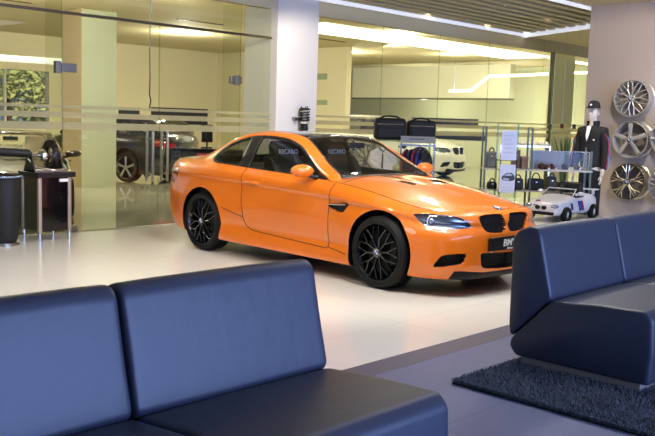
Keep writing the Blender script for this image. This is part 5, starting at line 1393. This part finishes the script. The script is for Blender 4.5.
# row of pale caps on a rail behind, hooks, plant
rl = thing('cap_rail', 'thin rail of pale caps behind the shelf unit', 'rail', shelf_pt(512, 0, .9)-Vector((0, 0, .001)), rz)
zr = onS(540, 146, SHT+.9).z
q = MB(); q.box((-.0, -.01, zr-.02), (.75, .01, zr)); q.box((0, -.012, 0), (.02, .012, zr)); q.box((.73, -.012, 0), (.75, .012, zr)); q.out('rail_frame', CHROME, rl)
for k_ in range(8):
    p = rl.location + uX*(.05+k_*.09); t = thing('cap', 'pale cap on the thin rail behind the shelf unit', 'cap', (p.x, p.y, zr), rz, 'pale caps on the rail')
    q = MB(); q.ell((0, 0, .035), (.040, .05, .035)); q.out('crown', mat('cap_pale', '#cfc8b0', .7), t)
    q = MB(); q.box((-.035, -.10, .012), (.035, -.04, .018)); q.out('peak', mat('cap_pale', '#cfc8b0', .7), t, bevel=.004)
for k_, (x_, y_) in enumerate(((550, 126), (562, 125.5), (574, 126))):
    p = at(x_, y_, 15); o = thing('hanging_tag', 'small dark square tag hanging above the plant, %s' % ['over the shelf posts', 'the middle one', 'next to the mannequin cap'][k_], 'tag', (p.x, p.y, p.z), rz, 'dark tags above the plant')
    q = MB(); q.box((-.03, -.008, -.05), (.03, .008, .03)); q.out('plate', mat('tag_%d' % k_, ['#3c4336', '#5a3a2a', '#3a3f38'][k_], .5), o, bevel=.003)
    q = MB(); q.cyl((0, 0, .03), (0, 0, 3.2-p.z), .002, n=5); q.out('wire', CHROME, o)
pp = at(564, 150, 14.3); zb = 1.02
pt = thing('potted_plant', 'green spiky plant in a dark pot beside the mannequin', 'plant', (pp.x, pp.y, 0))
q = MB(); q.lathe([(.001, .0), (.13, 0), (.17, .62), (.15, .62), (.14, .56), (.001, .56)], n=24, mx=Matrix(((1, 0, 0, 0), (0, 0, 1, 0), (0, 1, 0, 0), (0, 0, 0, 1)))); q.out('pot', mat('dark_pot', '#3a3a34', .4), pt)
q = MB(); R_ = random.Random(5)
for _ in range(34):
    a = R_.uniform(0, 2*PI); l = R_.uniform(.55, .95); sp_ = R_.uniform(.08, .30); d = Vector((math.cos(a), math.sin(a), 0)); n_ = Vector((-d.y, d.x, 0))
    P = [Vector((0, 0, .56))+d*(.03+sp_*s_*s_)+Vector((0, 0, l*s_*(1-.1*s_))) for s_ in (0, .3, .6, .85, 1)]; W = [.014, .022, .020, .012, .001]
    for i in range(4): q.quad([P[i]-n_*W[i], P[i]+n_*W[i], P[i+1]+n_*W[i+1], P[i+1]-n_*W[i+1]])
bm_obj('leaves', q.bm, mat('plant_leaf', '#4f6a3c', .5, var=.3), pt, smooth=None)
# ------------------------------------------------------------------ light
w = bpy.data.worlds.new('world'); SC.world = w; w.use_nodes = True
bg = w.node_tree.nodes['Background']; bg.inputs[0].default_value = (.42, .60, 1.0, 1); bg.inputs[1].default_value = .55
def area(name, loc, size, power, col, rot=(0, 0, 0), sy=None, spread=None):
    L = bpy.data.lights.new(name, 'AREA'); L.energy = power; L.color = col; L.size = size
    if sy: L.shape = 'RECTANGLE'; L.size_y = sy
    if spread: L.spread = spread
    o = bpy.data.objects.new(name, L); COL.objects.link(o); o.location = loc; o.rotation_euler = rot; return o
def spot(name, loc, target, power, col, ang=70, r=.05):
    L = bpy.data.lights.new(name, 'SPOT'); L.energy = power; L.color = col; L.spot_size = math.radians(ang); L.spot_blend = .5; L.shadow_soft_size = r
    o = bpy.data.objects.new(name, L); COL.objects.link(o); o.location = loc
    d = (Vector(target)-Vector(loc)).normalized(); o.rotation_euler = d.to_track_quat('-Z', 'Y').to_euler(); return o
WARM = (1.0, .86, .66); WARM2 = (1.0, .94, .80); COOL = (.80, .88, 1.0)
area('lounge_fill', (6.5, 3.4, 3.17), 3.0, 60, (.86, .90, 1.0), sy=2.0)  # unseen area light added as soft fill over the lounge
area('daylight_front', (5.0, -5.5, 2.0), 9.0, 1150, (.32, .48, 1.0), rot=(math.radians(82), 0, math.radians(0)), sy=3.4)
for p, t, e in (((5.2, 4.6, 3.15), (6.3, 6.3, .4), 150), ((3.4, 6.2, 3.15), (5.6, 7.3, .0), 150), ((8.2, 4.2, 3.15), (7.2, 4.6, .2), 150), ((8.6, 6.4, 3.15), (7.6, 6.6, .6), 110), ((1.5, 5.0, 3.15), (2.5, 7.0, 0), 130), ((6.2, 6.9, 3.15), (6.6, 8.2, 0), 120), ((5.5, 3.7, 3.15), (5.2, 4.6, 0), 130), ((1.8, 7.4, 3.15), (3.2, 9.0, 0), 90)):
    spot('unseen_spot', p, t, e, (1, .93, .83), 105, .12)
for p, t, e in (((10.4, 4.6, 3.15), (12.7, 5.9, 1.6), 190), ((10.2, 6.6, 3.15), (11.0, 6.0, .6), 130), ((11.3, 3.6, 3.15), (12.3, 4.9, 1.2), 90)):  # unseen spots added to warm the wheel wall and display corner
    spot('unseen_spot', p, t, e, (1, .88, .74), 80, .08)
spot('unseen_spot', (8.4, 8.0, 3.12), (9.6, 9.8, 1.6), 190, (1, .90, .76), 80, .08)  # unseen spot added to brighten and warm the pillar front
# behind the glass
for x_, y_, z_, e in ((19.5, 18, 3.2, 120), (21.5, 15.5, 3.2, 70), (16, 13, 3.3, 80), (25.4, 19.5, 2.2, 90), (25.4, 15.5, 2.2, 90), (21.5, 11.5, 3.1, 110), (7, 14.5, 3.3, 230), (13.5, 18, 3.3, 200), (6, 19, 3.3, 160)):  # point lights added to brighten the showroom, no fittings modelled
    L = bpy.data.lights.new('showroom_fill', 'POINT'); L.energy = e; L.color = (1, .96, .86); L.shadow_soft_size = .06
    o = bpy.data.objects.new('showroom_fill', L); COL.objects.link(o); o.location = (x_, y_, z_)
spot('showroom_fill', (18.2, 15.2, 3.55), (24, 18, 2.9), 420, (1, .97, .88), 75, .06)  # spot added only to brighten the pale bulkhead
L = bpy.data.lights.new('sun', 'SUN'); L.energy = 5.0; L.angle = .02; L.color = (1, .96, .85); o = bpy.data.objects.new('sun', L); COL.objects.link(o); o.rotation_euler = (math.radians(42), 0, math.radians(-10))

for p, t, e in (((6.5, 11.2, 3.4), (9, 19, .5), 260), ((10.5, 10.9, 3.4), (13, 19, 1), 300), ((9, 12.5, 3.5), (11, 22, 2.0), 300)):
    spot('showroom_fill', p, t, e, WARM2, 130, .15)
for x_, y_ in ((8, 19), (12, 15.5), (14.5, 19), (19, 21), (23.5, 13)):
    L = bpy.data.lights.new('showroom_fill', 'SPOT'); L.energy = 260; L.color = WARM2; L.spot_size = math.radians(150); L.spot_blend = .6; L.shadow_soft_size = .06
    o = bpy.data.objects.new('showroom_fill', L); COL.objects.link(o); o.location = (x_, y_, IZ-.03)
SC.view_settings.view_transform = 'Standard'; SC.view_settings.look = 'None'; SC.view_settings.gamma = 1; SC.view_settings.exposure = 0.08
SC.cycles.use_denoising = True
SC.cycles.max_bounces = 8; SC.cycles.transparent_max_bounces = 24; SC.cycles.diffuse_bounces = 3; SC.cycles.glossy_bounces = 4
SC.cycles.caustics_reflective = False; SC.cycles.caustics_refractive = False; SC.cycles.sample_clamp_indirect = 6
